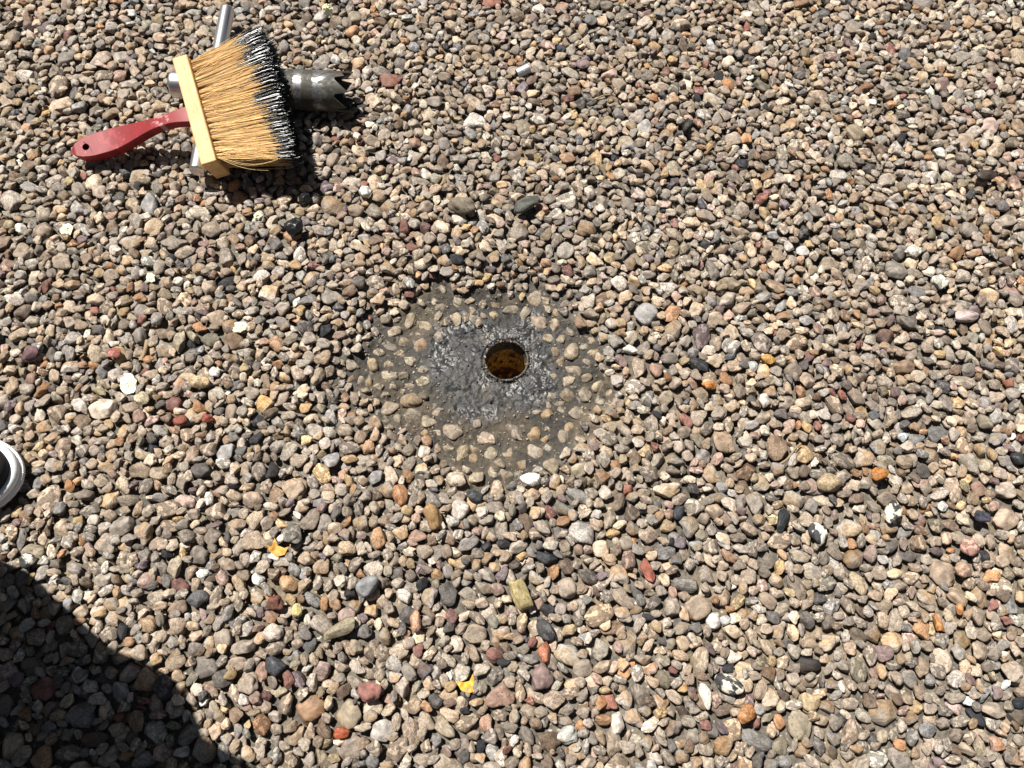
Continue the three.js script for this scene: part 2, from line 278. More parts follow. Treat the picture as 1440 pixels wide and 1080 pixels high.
const stoneMat = (map, color, rough = 0.78, bump = 0.0006) => new THREE.MeshPhysicalMaterial({ map, color, roughness: rough, bumpMap: stoneBump, bumpScale: bump, specularIntensity: 0.7 });
const ROUGH = [0.62, 0.85, 0.72, 0.66, 0.7, 0.82];
const stuffMats = stoneMaps.map((t, i) => stoneMat(t, lin(1, 1, 1), ROUGH[i]));
const PALETTE = [[32, .385, .322, .247], [18, .310, .260, .201], [9, .295, .266, .230], [14, .425, .342, .244], [9, .535, .458, .348], [8, .470, .415, .342], [4, .225, .165, .115], [2.2, .390, .235, .128], [3.4, .415, .300, .240], [1.2, .270, .135, .105], [3.2, .135, .125, .113], [0.9, .034, .034, .037], [2.2, .450, .335, .185], [1.7, .680, .630, .540], [1.5, .225, .170, .162], [4.5, .305, .262, .184]];
const PSUM = PALETTE.reduce((s, p) => s + p[0], 0);
function stoneColor(r) {
  let k = r() * PSUM, i = 0; while (k > PALETTE[i][0]) k -= PALETTE[i++][0];
  const b = Math.exp(0.19 * gauss(r)), w = 0.05 * gauss(r); return [PALETTE[i][1] * b * (1 + w), PALETTE[i][2] * b, PALETTE[i][3] * 1.09 * b * (1 - w)].map((c) => clamp(c, 0.012, 0.85));
}

// ---- the gravel bed: the pebbles that show largest are pieces of their own, the rest one mass
const bed = new THREE.Group(); bed.name = 'gravel_bed'; bed.userData = { kind: 'structure', label: 'thick layer of mixed rounded river gravel covering the flat roof' }; scene.add(bed);
const variants = []; for (let i = 0; i < NVAR; i++) variants.push(pebbleGeometry(i + 1, 5, i % 7 > 4 ? 3 : 1));
const seen = new Float32Array(stones.length), tmp = new THREE.Vector3();
for (let n = 0; n < OWN.length; n++) if (OWN[n] >= 0) seen[OWN[n]]++;
stones.forEach((s, i) => {
  tmp.set(s.x, s.y, s.z).project(camera); s.inFrame = Math.abs(tmp.x) < 0.985 && Math.abs(tmp.y) < 0.985;
  s.score = s.special || !s.inFrame ? 0 : seen[i] / camera.position.distanceToSquared(V(s.x, s.y, s.z));
});
const order = stones.map((s, i) => i).sort((a, b) => stones[b].score - stones[a].score || a - b).slice(0, 300), single = new Set(order);
const perVar = Array.from({ length: NVAR }, () => []), crand = rng(777);
const singleMats = new Map();
stones.forEach((s, i) => {
  const c = stoneColor(crand), v = Math.floor(crand() * NVAR); if (s.special) return;
  if (s.bedded) for (let k = 0; k < 3; k++) c[k] = lerp(Math.min(c[k], [0.46, 0.41, 0.33][k]), [0.31, 0.27, 0.21][k], 0.55) * [0.95, 0.93, 0.9][k];   // dusted with the dirt they lie in
  if (single.has(i)) {
    const key = c.map((x) => Math.round(Math.log(x) * 5)).join() + '/' + v % 6; if (!singleMats.has(key)) singleMats.set(key, stoneMat(stoneMaps[v % 6], lin(...c), ROUGH[v % 6]));
    const m = mesh(numbered('pebble'), variants[v], singleMats.get(key), bed); m.position.set(s.x, s.y, s.z); m.quaternion.copy(s.q); m.scale.set(s.a, s.c, s.b);
  } else if (seen[i] > 0) perVar[v].push([s, c]);
});
const stuff = new THREE.Group(); stuff.name = 'gravel'; stuff.userData = { kind: 'stuff', label: 'mass of smaller mixed gravel stones' }; bed.add(stuff);
const mtx = new THREE.Matrix4(), colr = new THREE.Color();
perVar.forEach((list, v) => {
  const im = new THREE.InstancedMesh(variants[v], stuffMats[v % 6], list.length); im.name = numbered('loose_stones'); im.userData.kind = 'stuff'; im.castShadow = im.receiveShadow = true;
  list.forEach(([s, c], k) => { im.setMatrixAt(k, mtx.compose(V(s.x, s.y, s.z), s.q, V(s.a, s.c, s.b))); im.setColorAt(k, colr.setRGB(...c)); });
  stuff.add(im);
});
// ---- the same gravel goes on over the rest of the roof
const far = Array.from({ length: NVAR }, () => []), SX0 = 0.40, SX1 = 1.42, SZ0 = -1.18, SZ1 = 0.98;
perVar.forEach((list, v) => list.forEach(([s, c]) => { if (s.x < SX0 || s.x > SX1 || s.z < SZ0 || s.z > SZ1 || s.a < 0.006) return;
  for (let i = -5; i <= 3; i++) for (let j = -1; j <= 1; j++) { const x = s.x + i * (SX1 - SX0), z = s.z + j * (SZ1 - SZ0); if (x > GX0 + 0.05 && x < GX1 - 0.05 && z > GZ0 + 0.05 && z < GZ1 - 0.05) continue; far[v].push([x, z, s, c]); } }));
far.forEach((list, v) => {
  const im = new THREE.InstancedMesh(variants[v], stuffMats[v % 6], list.length); im.name = numbered('loose_stones'); im.userData.kind = 'stuff'; im.castShadow = im.receiveShadow = true;
  list.forEach(([x, z, s, c], k) => { im.setMatrixAt(k, mtx.compose(V(x, s.y, z), s.q, V(s.a, s.c, s.b))); im.setColorAt(k, colr.setRGB(...c)); });
  stuff.add(im);
});
// ---- the particular stones
let sv = 100;
for (const s of stones) if (s.special) {
  const { name, label, col, map, shape } = s.special, tar = map === 9;
  const mat = tar ? new THREE.MeshPhysicalMaterial({ color: lin(...col), roughness: 0.32, bumpMap: stoneBump, bumpScale: 0.001 }) : stoneMat(map === 8 ? flintMap : stoneMaps[map], lin(...col), map === 0 ? 0.55 : 0.75);
  const m = mesh(numbered(name), pebbleGeometry(sv++, 6, shape), mat); m.position.set(s.x, s.y, s.z); m.quaternion.copy(s.q); m.scale.set(s.a, s.c, s.b);
  tag(m, label, tar ? 'bitumen' : 'pebble', tar ? undefined : 'coloured stones among the gravel');
}

// ------------------------------------------------------------------ the roof surface under the gravel
const roof = new THREE.Group(); roof.name = 'roof_surface'; roof.userData = { kind: 'structure', label: 'dark dirt covered bitumen roof surface below the gravel' }; scene.add(roof);
const PS = 0.80, PN = 1024;                                        // patch textures cover 0.8 m
const at = (u, v) => [(u - 0.5) * PS, (v - 0.5) * PS];
const wetGrid = new Float32Array(256 * 256); for (let j = 0; j < 256; j++) for (let i = 0; i < 256; i++) { const [x, z] = at((i + 0.5) / 256, (j + 0.5) / 256); wetGrid[j * 256 + i] = wetness(x, z); }
const wetAt = (u, v) => { const x = clamp(u * 256 - 0.5, 0, 254.99), y = clamp(v * 256 - 0.5, 0, 254.99), i = Math.floor(x), j = Math.floor(y), fx = x - i, fy = y - j; return lerp(lerp(wetGrid[j * 256 + i], wetGrid[j * 256 + i + 1], fx), lerp(wetGrid[(j + 1) * 256 + i], wetGrid[(j + 1) * 256 + i + 1], fx), fy); };
const grain = (u, v) => tn[0](u * 4, v * 4, 4, 5);
const dirtColor = (u, v) => {
  const g = tn[3](u, v, 3, 5) - 0.5, f = grain(u, v) - 0.5, big = tn[5](u, v, 2, 4) - 0.5, k = 1 + 0.9 * g + 1.3 * f + 0.8 * big, sp = sstep(0.74, 0.80, grain(u * 0.75 + 0.31, v * 0.75)), warm = sstep(0.5, 0.66, tn[6](u, v, 2, 4));
  const r = lerp(0.034, 0.052, warm) * k, gg = lerp(0.029, 0.040, warm) * k, b = lerp(0.0225, 0.026, warm) * k;
  return [lerp(r, 0.30, sp * 0.4), lerp(gg, 0.27, sp * 0.4), lerp(b, 0.22, sp * 0.4)];
};
const toS = (c) => c.map((x) => Math.pow(clamp(x), 1 / 2.2));
const patchMap = texture(PN, (u, v) => { const w = wetAt(u, v), [px, pz] = at(u, v), dry = sstep(1.0, 1.35, patchRho(px, pz)), c = dirtColor(u, v).map((x) => x * (1 + 2 * dry)), m = clamp(w * (0.75 + 1.6 * (tn[1](u * 2, v * 2, 3, 5) - 0.5))); return toS([lerp(c[0], 0.016, m), lerp(c[1], 0.016, m), lerp(c[2], 0.016, m)]); });
const patchRough = texture(PN, (u, v) => { const w = wetAt(u, v) * (0.6 + 0.9 * sstep(0.42, 0.62, tn[2](u * 2, v * 2, 2, 5))); return lerp(0.93, 0.47, clamp(w)) + 0.2 * (grain(u, v) - 0.5); }, false);
const patchBump = texture(PN, (u, v) => 0.5 + 0.9 * fbm(u * 90, 3.3, v * 90, 3) + 0.35 * noise(u * 330, 7.7, v * 330), false);
for (const t of [patchMap, patchRough, patchBump]) t.wrapS = t.wrapT = THREE.ClampToEdgeWrapping;
const dirtMat = new THREE.MeshPhysicalMaterial({ map: patchMap, roughnessMap: patchRough, roughness: 1, bumpMap: patchBump, bumpScale: 0.0014 });
{ // ring sheet from the edge of the hole outwards
  const NA = 420, RINGS = 190, R0 = HOLE_R, R1 = 0.38, pos = [], uv = [], idx = [];
  for (let k = 0; k <= RINGS; k++) { const t = k / RINGS, r0 = R0 + (R1 - R0) * Math.pow(t, 1.55);
    for (let a = 0; a < NA; a++) { const th = a / NA * 6.283185307, edge = sstep(0.03, R0, r0), r = r0 + edge * (0.0022 * fbm(Math.cos(th) * 3, 5.5, Math.sin(th) * 3, 3) + 0.0007 * noise(Math.cos(th) * 16, 1.5, Math.sin(th) * 16)), x = r * Math.cos(th), z = r * Math.sin(th);
      let y = dirtY(x, z); const moat = Math.exp(-(((r0 - 0.0272) / 0.0013) ** 2)) * clamp(0.55 + 1.3 * noise(Math.cos(th) * 2.5, 3.3, Math.sin(th) * 2.5)); y -= 0.0030 * moat; y += 0.0022 * clamp(noise(Math.cos(th) * 5, 8.1, Math.sin(th) * 5) + 0.5 * noise(Math.cos(th) * 17, 2.1, Math.sin(th) * 17), -0.6, 0.5) * Math.exp(-(((r0 - 0.0248) / 0.0016) ** 2));
      pos.push(x, t > 0.97 ? lerp(y, 0.0125, (t - 0.97) / 0.03) : y, z); uv.push(x / PS + 0.5, z / PS + 0.5); } }
  for (let k = 0; k < RINGS; k++) for (let a = 0; a < NA; a++) { const b = (a + 1) % NA, i = k * NA; idx.push(i + a, i + b, i + NA + a, i + b, i + NA + b, i + NA + a); }
  const g = new THREE.BufferGeometry(); g.setAttribute('position', new THREE.Float32BufferAttribute(pos, 3)); g.setAttribute('uv', new THREE.Float32BufferAttribute(uv, 2)); g.setIndex(idx); g.computeVertexNormals();
  mesh('dirt_patch', g, dirtMat, roof).userData.label = 'bare dirt with glossy black bitumen primer round the drilled hole';
}
{ // the rest of the roof, out to the horizon
  const sh = new THREE.Shape(); sh.absarc(0, 0, 60, 0, 6.283185307, false); const ho = new THREE.Path(); for (let a = 0; a <= 420; a++) { const th = a / 420 * 6.283185307; a ? ho.lineTo(0.38 * Math.cos(th), 0.38 * Math.sin(th)) : ho.moveTo(0.38, 0); } sh.holes.push(ho);
  const g = new THREE.ShapeGeometry(sh, 96); g.rotateX(-Math.PI / 2); g.translate(0, 0.0125, 0);
  const uv = g.attributes.uv; for (let i = 0; i < uv.count; i++) uv.setXY(i, g.attributes.position.getX(i) / 0.5, g.attributes.position.getZ(i) / 0.5);
  const map = texture(512, (u, v) => { const c = dirtColor(u, v); return toS(c.map((x) => x * 3.0)); });
  mesh('roof_sheet', g, new THREE.MeshStandardMaterial({ map, roughness: 0.95, bumpMap: stoneBump, bumpScale: 0.004 }), roof);
}
{ // grit: sand grains, stone crumbs and bitumen crumbs on the patch
  const grands = rng(4242), geo = pebbleGeometry(501, 1, 3), N = 14000, gm = [new THREE.MeshStandardMaterial({ roughness: 0.85 }), new THREE.MeshPhysicalMaterial({ roughness: 0.3, color: lin(0.03, 0.03, 0.032) })];
  const A = [], B = [];
  for (let n = 0; n < N; n++) { const x = lerp(-0.32, 0.3, grands()), z = lerp(-0.28, 0.3, grands()), rho = patchRho(x, z), r = Math.hypot(x, z); if (rho > 1.5 || r < 0.029) continue;
    const wet = wetness(x, z), s = 0.0006 + 0.0017 * Math.pow(grands(), 3), y = dirtY(x, z) + s * 0.25; if (grands() > 0.75 - 0.35 * wet) continue;
    (grands() < wet * 0.8 ? B : A).push([x, y, z, s]); }
  for (let n = 0; n < 260; n++) { const a = grands() * 6.2832, r = 0.0243 + 0.006 * Math.pow(grands(), 1.8), x = r * Math.cos(a), z = r * Math.sin(a), s = 0.0005 + 0.0016 * Math.pow(grands(), 2.2); (grands() < 0.7 ? B : A).push([x, dirtY(x, z) + 0.2 * s, z, s]); }   // crumbs along the cut
  [A, B].forEach((L, k) => { const im = new THREE.InstancedMesh(geo, gm[k], L.length); im.name = k ? 'bitumen_crumbs' : 'grit'; im.userData.kind = 'stuff'; im.castShadow = im.receiveShadow = true;
    L.forEach(([x, y, z, s], i) => { q.setFromEuler(eul.set(grands() * 6, grands() * 6, grands() * 6)); im.setMatrixAt(i, mtx.compose(V(x, y, z), q, V(s, s * 0.7, s))); if (!k) { const c = stoneColor(grands); im.setColorAt(i, colr.setRGB(c[0] * 0.5, c[1] * 0.48, c[2] * 0.45)); } });
    roof.add(im); });
}

// ------------------------------------------------------------------ the drilled hole
{
  const hole = thing('drilled_hole', 'round drilled hole with amber foam walls in the dark dirt patch', 'hole');
  const wall = (y0, y1, r0, r1, rough, seed, n = 150, m = 26) => { const pos = [], uv = [], idx = [];
    for (let k = 0; k <= m; k++) for (let a = 0; a <= n; a++) { const th = (a % n) / n * 6.283185307, t = k / m, top = k === 0 ? 1 : 0, c = Math.cos(th), s = Math.sin(th), r = lerp(r0, r1, t) + (1 - top * 0.6) * rough * fbm(c * 3 + seed, lerp(y0, y1, t) * 130, s * 3, 4);
      pos.push(r * c, lerp(y0, y1, t), r * s); uv.push(a / n * 3, t * 0.9); }
    for (let k = 0; k < m; k++) for (let a = 0; a < n; a++) { const i = k * (n + 1) + a; idx.push(i, i + 1, i + n + 1, i + 1, i + n + 2, i + n + 1); }
    const g = new THREE.BufferGeometry(); g.setAttribute('position', new THREE.Float32BufferAttribute(pos, 3)); g.setAttribute('uv', new THREE.Float32BufferAttribute(uv, 2)); g.setIndex(idx); g.computeVertexNormals(); return g; };
  const tarMap = texture(256, (u, v) => { const lay = 0.05 * Math.sin((v * 5 + 0.5 * tn[1](u, v, 1, 3)) * 6.2832), g = 0.22 + lay + 0.3 * (tn[2](u, v, 2, 5) - 0.5), b = sstep(0.6, 0.7, tn[4](u, v, 1, 4)); return [g + 0.16 * b, g + 0.12 * b, g * 0.92 + 0.06 * b]; });
  mesh('bitumen_wall', wall(0.0006, -0.021, HOLE_R + 0.0002, HOLE_R - 0.0003, 0.0024, 3), new THREE.MeshPhysicalMaterial({ map: tarMap, roughness: 0.55, bumpMap: stoneBump, bumpScale: 0.001 }), hole).userData.label = 'dark layered bitumen at the top of the hole';
  const foamMap = texture(256, (u, v) => { const d = sstep(0.52, 0.64, tn[1](u, v, 1, 4)), d2 = sstep(0.60, 0.68, tn[5](u, v, 3, 5)), n = tn[3](u, v, 2, 5); let c = [0.72 + 0.5 * (n - 0.5), 0.59 + 0.45 * (n - 0.5), 0.34 + 0.3 * (n - 0.5)]; const k = clamp(Math.max(d * 0.9, d2 * 0.8) + 0.5 * (tn[6](u, v, 0, 2) - 0.4)); return [lerp(c[0], 0.22, k), lerp(c[1], 0.13, k), lerp(c[2], 0.07, k)]; });
  mesh('foam_wall', wall(-0.0205, -0.076, HOLE_R - 0.0001, HOLE_R - 0.0008, 0.0022, 9), new THREE.MeshPhysicalMaterial({ map: foamMap, roughness: 0.75, bumpMap: stoneBump, bumpScale: 0.0015 }), hole).userData.label = 'amber yellow insulation foam lining the hole';
  { const g = new THREE.CircleGeometry(0.0252, 64, 0, 6.2832); const g2 = new THREE.RingGeometry(0.0001, 0.0252, 64, 18); g2.rotateX(-Math.PI / 2); const p = g2.attributes.position; for (let i = 0; i < p.count; i++) p.setY(i, -0.072 + 0.007 * fbm(p.getX(i) * 90, 2.1, p.getZ(i) * 90, 3)); g2.computeVertexNormals(); g.dispose();
    const bm = texture(256, (u, v) => { const n = tn[2](u, v, 1, 5), w = sstep(0.56, 0.66, tn[0](u, v, 1, 4)); return [lerp(0.36, 0.62, w) + 0.2 * (n - 0.5), lerp(0.21, 0.36, w) + 0.14 * (n - 0.5), lerp(0.14, 0.17, w) + 0.1 * (n - 0.5)]; });
    mesh('bottom', g2, new THREE.MeshPhysicalMaterial({ map: bm, roughness: 0.6 }), hole).userData.label = 'red brown debris at the bottom of the hole'; }
  for (let i = 0; i < 14; i++) { const a = rand() * 6.28, r = 0.02 * Math.sqrt(rand()), s = rr(0.0012, 0.0035), m = mesh('crumb', variants[(i * 7) % NVAR], stoneMat(stoneMaps[0], lin(...[[0.16, 0.06, 0.03], [0.4, 0.24, 0.07], [0.05, 0.03, 0.02]][i % 3]), 0.7), hole); m.position.set(r * Math.cos(a), -0.0695 + s * 0.3, r * Math.sin(a)); m.scale.set(s, s * 0.7, s * 0.8); m.rotation.set(rand() * 3, rand() * 6, rand() * 3); }
  { // crumbly cut rim
    const n = 200, prof = 8, pos = [], idx = [];
    for (let a = 0; a < n; a++) { const th = a / n * 6.283185307, c = Math.cos(th), s = Math.sin(th), w = clamp(0.35 + 1.5 * noise(c * 2.3 + 4, 1.1, s * 2.3) + 1.1 * noise(c * 7, 2.2, s * 7) + 0.5 * (c + s)), rr0 = 0.00008 + 0.0011 * w + 0.0005 * noise(c * 22, 7, s * 22), R = HOLE_R + 0.0005 + 0.0006 * noise(c * 9, 3, s * 9);
      for (let k = 0; k < prof; k++) { const p = k / prof * 6.283185307, rad = R + rr0 * Math.cos(p); pos.push(rad * c, dirtY(R * c, R * s) + 0.0007 + rr0 * (0.9 * Math.sin(p)) + 0.0003 * noise(c * 40, k, s * 40), rad * s); } }
    for (let a = 0; a < n; a++) for (let k = 0; k < prof; k++) { const b = (a + 1) % n, k2 = (k + 1) % prof; idx.push(a * prof + k, a * prof + k2, b * prof + k, b * prof + k, a * prof + k2, b * prof + k2); }
    const g = new THREE.BufferGeometry(); g.setAttribute('position', new THREE.Float32BufferAttribute(pos, 3)); g.setIndex(idx); g.computeVertexNormals();
    mesh('rim', g, new THREE.MeshStandardMaterial({ color: lin(0.085, 0.072, 0.055), roughness: 0.9 }), hole).userData.label = 'ragged pale cut edge of the hole'; }
}

// ------------------------------------------------------------------ coring tube with T-handle
{
  const tool = thing('coring_tube', 'tar streaked steel coring tube with saw teeth and a T-handle under the brush', 'coring tool');
  tool.position.set(-0.3737, TUBE.y, -0.3622);
  const ax = V(TUBE.x1 - TUBE.x0, 0, TUBE.z1 - TUBE.z0).normalize(); tool.rotation.y = Math.atan2(-ax.z, ax.x);
  const grime = (u, v) => { // rings of dried tar with ragged edges; u round, v along
    const c = Math.cos(u * 6.2832), q2 = Math.sin(u * 6.2832), rag = 0.05 * fbm(c * 2.5, q2 * 2.5, v * 5, 4) + 0.02 * noise(c * 14, q2 * 14, v * 30);
    const band = (m, w) => sstep(w, w * 0.55, Math.abs(v + rag * 0.5 - m)), spots = fbm(c * 5 + 3, q2 * 5, v * 22, 4), front = sstep(0.76, 0.86, v + rag), fine = 0.5 + 0.9 * noise((v + rag * 0.4) * 120, c * 1.5, q2 * 1.5);
    return clamp(Math.max(band(0.55, 0.04) * (0.8 + 0.4 * fine), band(0.68, 0.055) * (0.7 + 0.6 * fine), band(0.30, 0.08) * fine) + 2.6 * Math.max(0, spots - 0.02) + front * (1.0 + 0.9 * spots)); };
  const steelMap = texture(512, (u, v) => { const d = grime(u, v), c = Math.cos(u * 6.2832), q2 = Math.sin(u * 6.2832), g = 0.52 + 0.3 * fbm(c * 3, q2 * 3, v * 14, 4), w = 0.5 + 0.8 * fbm(c * 6, q2 * 6, v * 30, 4); return [lerp(g, 0.12 + 0.16 * w, d), lerp(g, 0.115 + 0.145 * w, d), lerp(g * 1.01, 0.10 + 0.115 * w, d)]; });
  const steelRM = texture(512, (u, v) => { const d = grime(u, v); return [0, lerp(0.40, 0.66, d) + 0.2 * (tn[0](u, v, 4, 5) - 0.5), lerp(0.9, 0.1, d)]; }, false);
  const tubeMat = new THREE.MeshPhysicalMaterial({ map: steelMap, roughnessMap: steelRM, metalnessMap: steelRM, roughness: 1, metalness: 1, bumpMap: steelRM, bumpScale: -0.0002 });
  const X0 = 0.012, X1 = 0.1795, TL = 0.019, NT = 7, n = NT * 22, r = TUBE.r, th = 0.0017;
  const tooth = (a) => { const f = (a * NT) % 1, id = Math.floor(a * NT), L = 0.82 + 0.18 * Math.sin(id * 2.7 + 1); return L * toothShape(f); }, toothShape = (f) => { return f < 0.16 ? 0 : f < 0.88 ? (f - 0.16) / 0.72 : 1 - (f - 0.88) / 0.12; };
  const pos = [], uv = [], idx = [], M = 40;
  const layer = (rad) => { const base = pos.length / 3; for (let k = 0; k <= M; k++) for (let i = 0; i <= n; i++) { const a = i / n, p = a * 6.283185307, M0 = M - 8, x = k <= M0 ? lerp(X0, X1 - TL, k / M0) : X1 - TL + TL * Math.max(tooth(a % 1), 0.02) * (k - M0) / 8; pos.push(x, rad * Math.cos(p), rad * Math.sin(p)); uv.push(a, (x - X0) / (X1 - X0)); } return base; };
  const o = layer(r), inn = layer(r - th), st = n + 1;
  for (let k = 0; k < M; k++) for (let i = 0; i < n; i++) { const a = o + k * st + i, b = inn + k * st + i; idx.push(a, a + st, a + 1, a + 1, a + st, a + st + 1, b, b + 1, b + st, b + 1, b + st + 1, b + st); }
  for (let i = 0; i < n; i++) { const a = o + M * st + i, b = inn + M * st + i; idx.push(a, b, a + 1, a + 1, b, b + 1); }
  const g = new THREE.BufferGeometry(); g.setAttribute('position', new THREE.Float32BufferAttribute(pos, 3)); g.setAttribute('uv', new THREE.Float32BufferAttribute(uv, 2)); g.setIndex(idx); g.computeVertexNormals();
  mesh('toothed_tube', creased(g, 0.7), tubeMat, tool).userData.label = 'steel tube with rings of dried tar and a jagged saw edge';
  const chromeMap = texture(256, (u, v) => { const g2 = 0.80 + 0.10 * (tn[2](u, v, 3, 5) - 0.5), s = sstep(0.66, 0.74, tn[4](u, v, 2, 5)); return [lerp(g2, 0.5, s), lerp(g2, 0.48, s), lerp(g2, 0.45, s)]; });
  const chrome = new THREE.MeshPhysicalMaterial({ map: chromeMap, metalness: 1, roughness: 0.34 });
  const lathe = (pts) => { const gg = new THREE.LatheGeometry(pts.map(([a, b]) => new THREE.Vector2(a, b)), 48); return gg; };
  const plug = lathe([[0.0001, -0.053], [0.012, -0.0528], [0.0152, -0.0515], [0.0166, -0.048], [0.0166, 0.004], [0.0172, 0.006], [0.0235, 0.0105], [0.0244, 0.0125], [0.0244, 0.0150], [0.0001, 0.0152]]); plug.rotateZ(-Math.PI / 2);
  mesh('end_plug', plug, chrome, tool);
  const bar = lathe([[0.0001, -0.134], [0.0074, -0.134], [0.0088, -0.1326], [0.0092, -0.131], [0.0092, 0.131], [0.0088, 0.1326], [0.0074, 0.134], [0.0001, 0.134]]); bar.rotateX(Math.PI / 2);
  mesh('cross_bar', bar, chrome, tool).rotation.y = -tool.rotation.y + 0.006;
  mesh('tube_core', (() => { const gg = new THREE.CircleGeometry(r - th, 48); gg.rotateY(Math.PI / 2); gg.translate(0.0155, 0, 0); return gg; })(), tubeMat, tool);
}

// ------------------------------------------------------------------ tar brush
{
  const brush = thing('tar_brush', 'wide block brush with red handle, blond bristles and black tar coated tips', 'brush');
  const l = V(0.295, -0.275, 0.915).normalize(), w = V(0.023, -0.955, -0.295), t = V(0.955, 0.108, -0.276).normalize(); const up = l.clone().cross(t).normalize(); t.copy(up.clone().cross(l));
  brush.position.set(-0.3972, 0.111, -0.3436); brush.quaternion.setFromRotationMatrix(new THREE.Matrix4().makeBasis(l, t, up));   // local x along block, y along bristles, z up
  const BL = 0.138, BT = 0.0186, BW = 0.045;
  const woodMap = texture(512, (u, v) => { const gr = tn[0](u * 0.5, v * 4, 2, 5), fl = sstep(0.68, 0.76, tn[3](u * 2, v * 8, 3, 5)), st = tn[5](u, v * 2, 1, 3); const k = 1 + 0.22 * (gr - 0.5) + 0.16 * (st - 0.5) - 0.26 * fl; return [0.82 * k, 0.665 * k, 0.455 * k]; });
  const wood = new THREE.MeshPhysicalMaterial({ map: woodMap, roughness: 0.62, bumpMap: woodMap, bumpScale: 0.0003 });
  const bg = new RoundedBoxGeometry(BL, BT, BW, 3, 0.0018); { const p = bg.attributes.position, nn = bg.attributes.normal, uv = bg.attributes.uv; for (let i = 0; i < p.count; i++) { const ax = Math.abs(nn.getX(i)), ay = Math.abs(nn.getY(i)); uv.setXY(i, (ax > 0.7 ? p.getY(i) : p.getX(i)) * 6, (ay > 0.7 || ax > 0.7 ? p.getZ(i) : p.getY(i)) * 6 + (ay > 0.7 ? 0.3 : 0)); } }
  bg.translate(BL / 2, BT / 2, -BW / 2); mesh('block', bg, wood, brush).userData.label = 'pale beech wood block';
  // handle: flat paddle cut from board, curved downwards
  const half = (s) => { // s from 0 at the block to 1 at the tip
    const a = lerp(0.0105, 0.0068, sstep(0.0, 0.22, s)), b = lerp(a, 0.0145, sstep(0.28, 0.72, s)); return s > 0.80 ? b * Math.sqrt(clamp(1 - ((s - 0.80) / 0.2) ** 2.0)) : b; };
  const HL = 0.163, RS = 90, CH = 0.0009, hp0 = [], hi0 = [];
  const bow = (t2) => [lerp(0.066, 0.0545, t2) - 0.004 * Math.sin(t2 * 3.14), -0.0205 - 0.0225 * sstep(0.05, 0.75, t2) + 0.001 * t2 * t2];
  for (let i = 0; i <= RS; i++) { const t2 = 1 - (1 - i / RS) ** 1.35, hw = Math.max(half(t2), 0.0004), th = 0.0071 * lerp(1, 1.06, t2) * (t2 > 0.97 ? lerp(1, 0.8, (t2 - 0.97) / 0.03) : 1), ch = Math.min(CH, hw * 0.5), [ox, oz] = bow(t2);
    for (const [x, z] of [[hw, th - ch], [hw - ch, th], [0.33 * hw, th], [-0.33 * hw, th], [-hw + ch, th], [-hw, th - ch], [-hw, -th + ch], [-hw + ch, -th], [0, -th], [hw - ch, -th], [hw, -th + ch]]) hp0.push(ox + x, 0.004 - HL * t2, oz + z); }
  for (let i = 0; i < RS; i++) for (let j = 0; j < 11; j++) { const a = i * 11 + j, c = i * 11 + (j + 1) % 11; hi0.push(a, a + 11, c, c, a + 11, c + 11); }
  for (const [row, flip] of [[0, 0], [RS, 1]]) for (let j = 1; j < 10; j++) flip ? hi0.push(row * 11, row * 11 + j + 1, row * 11 + j) : hi0.push(row * 11, row * 11 + j, row * 11 + j + 1);
  let hg = new THREE.BufferGeometry(); hg.setAttribute('position', new THREE.Float32BufferAttribute(hp0, 3)); hg.setIndex(hi0); hg = creased(hg, 0.6); hg.setAttribute('uv', new THREE.BufferAttribute(new Float32Array(hg.attributes.position.count * 2), 2));
  { const [ox, oz] = bow(0.885), cyl = new THREE.CylinderGeometry(0.0043, 0.0043, 0.04, 28); cyl.rotateX(Math.PI / 2); cyl.translate(ox, 0.004 - HL * 0.885, oz); const A = new Brush(hg), B = new Brush(cyl); A.updateMatrixWorld(); B.updateMatrixWorld(); const ev = new Evaluator(); ev.useGroups = false; hg = ev.evaluate(A, B, SUBTRACTION).geometry; }
  const redMap = texture(512, (u, v) => { // one tile = 0.2 m along the handle
    const x = u - 0.5, y = v, n = tn[1](u * 2, v * 2, 2, 5), sc = tn[3](u * 3, v * 1.2, 3, 5);
    const scuff = sstep(0.06, 0.02, Math.abs(y - 0.815 + 0.3 * x) - 0.02 + 0.10 * (n - 0.5)) * sstep(0.40, 0.58, sc), haze = sstep(0.08, 0.0, Math.abs(y - 0.46) - 0.02) * sstep(0.46, 0.66, n) * 0.28, fleck = sstep(0.74, 0.78, tn[5](u * 4, v * 4, 3, 5));
    const k = clamp(scuff * 0.9 + haze + fleck * 0.7), b = 0.9 + 0.25 * (n - 0.5); return [lerp(0.54 * b, 0.66, k), lerp(0.02 * b, 0.5, k), lerp(0.055 * b, 0.5, k)]; });
  { const p = hg.attributes.position, uv = new Float32Array(p.count * 2); for (let i = 0; i < p.count; i++) { uv[2 * i] = 0.5 + (p.getX(i) - 0.06) / 0.2; uv[2 * i + 1] = 1 + p.getY(i) / 0.2; } hg.setAttribute('uv', new THREE.BufferAttribute(uv, 2)); }
  mesh('handle', hg, new THREE.MeshPhysicalMaterial({ map: redMap, roughness: 0.55, clearcoat: 0.1, clearcoatRoughness: 0.25 }), brush).userData.label = 'red lacquered handle with a hanging hole and white scuffs';
  // bristles
  const b = rng(99), NXT = 17, NZT = 6, STR = 96;
  const tipQuad = (u, v) => { const c00 = [-0.0135, 0.1075, 0.012], c10 = [0.1545, 0.104, 0.003], c01 = [-0.0140, 0.111, 0.054], c11 = [0.1480, 0.1055, 0.0440]; const f = (k) => lerp(lerp(c00[k], c10[k], u), lerp(c01[k], c11[k], u), v); return V(f(0), f(1), -f(2)); };
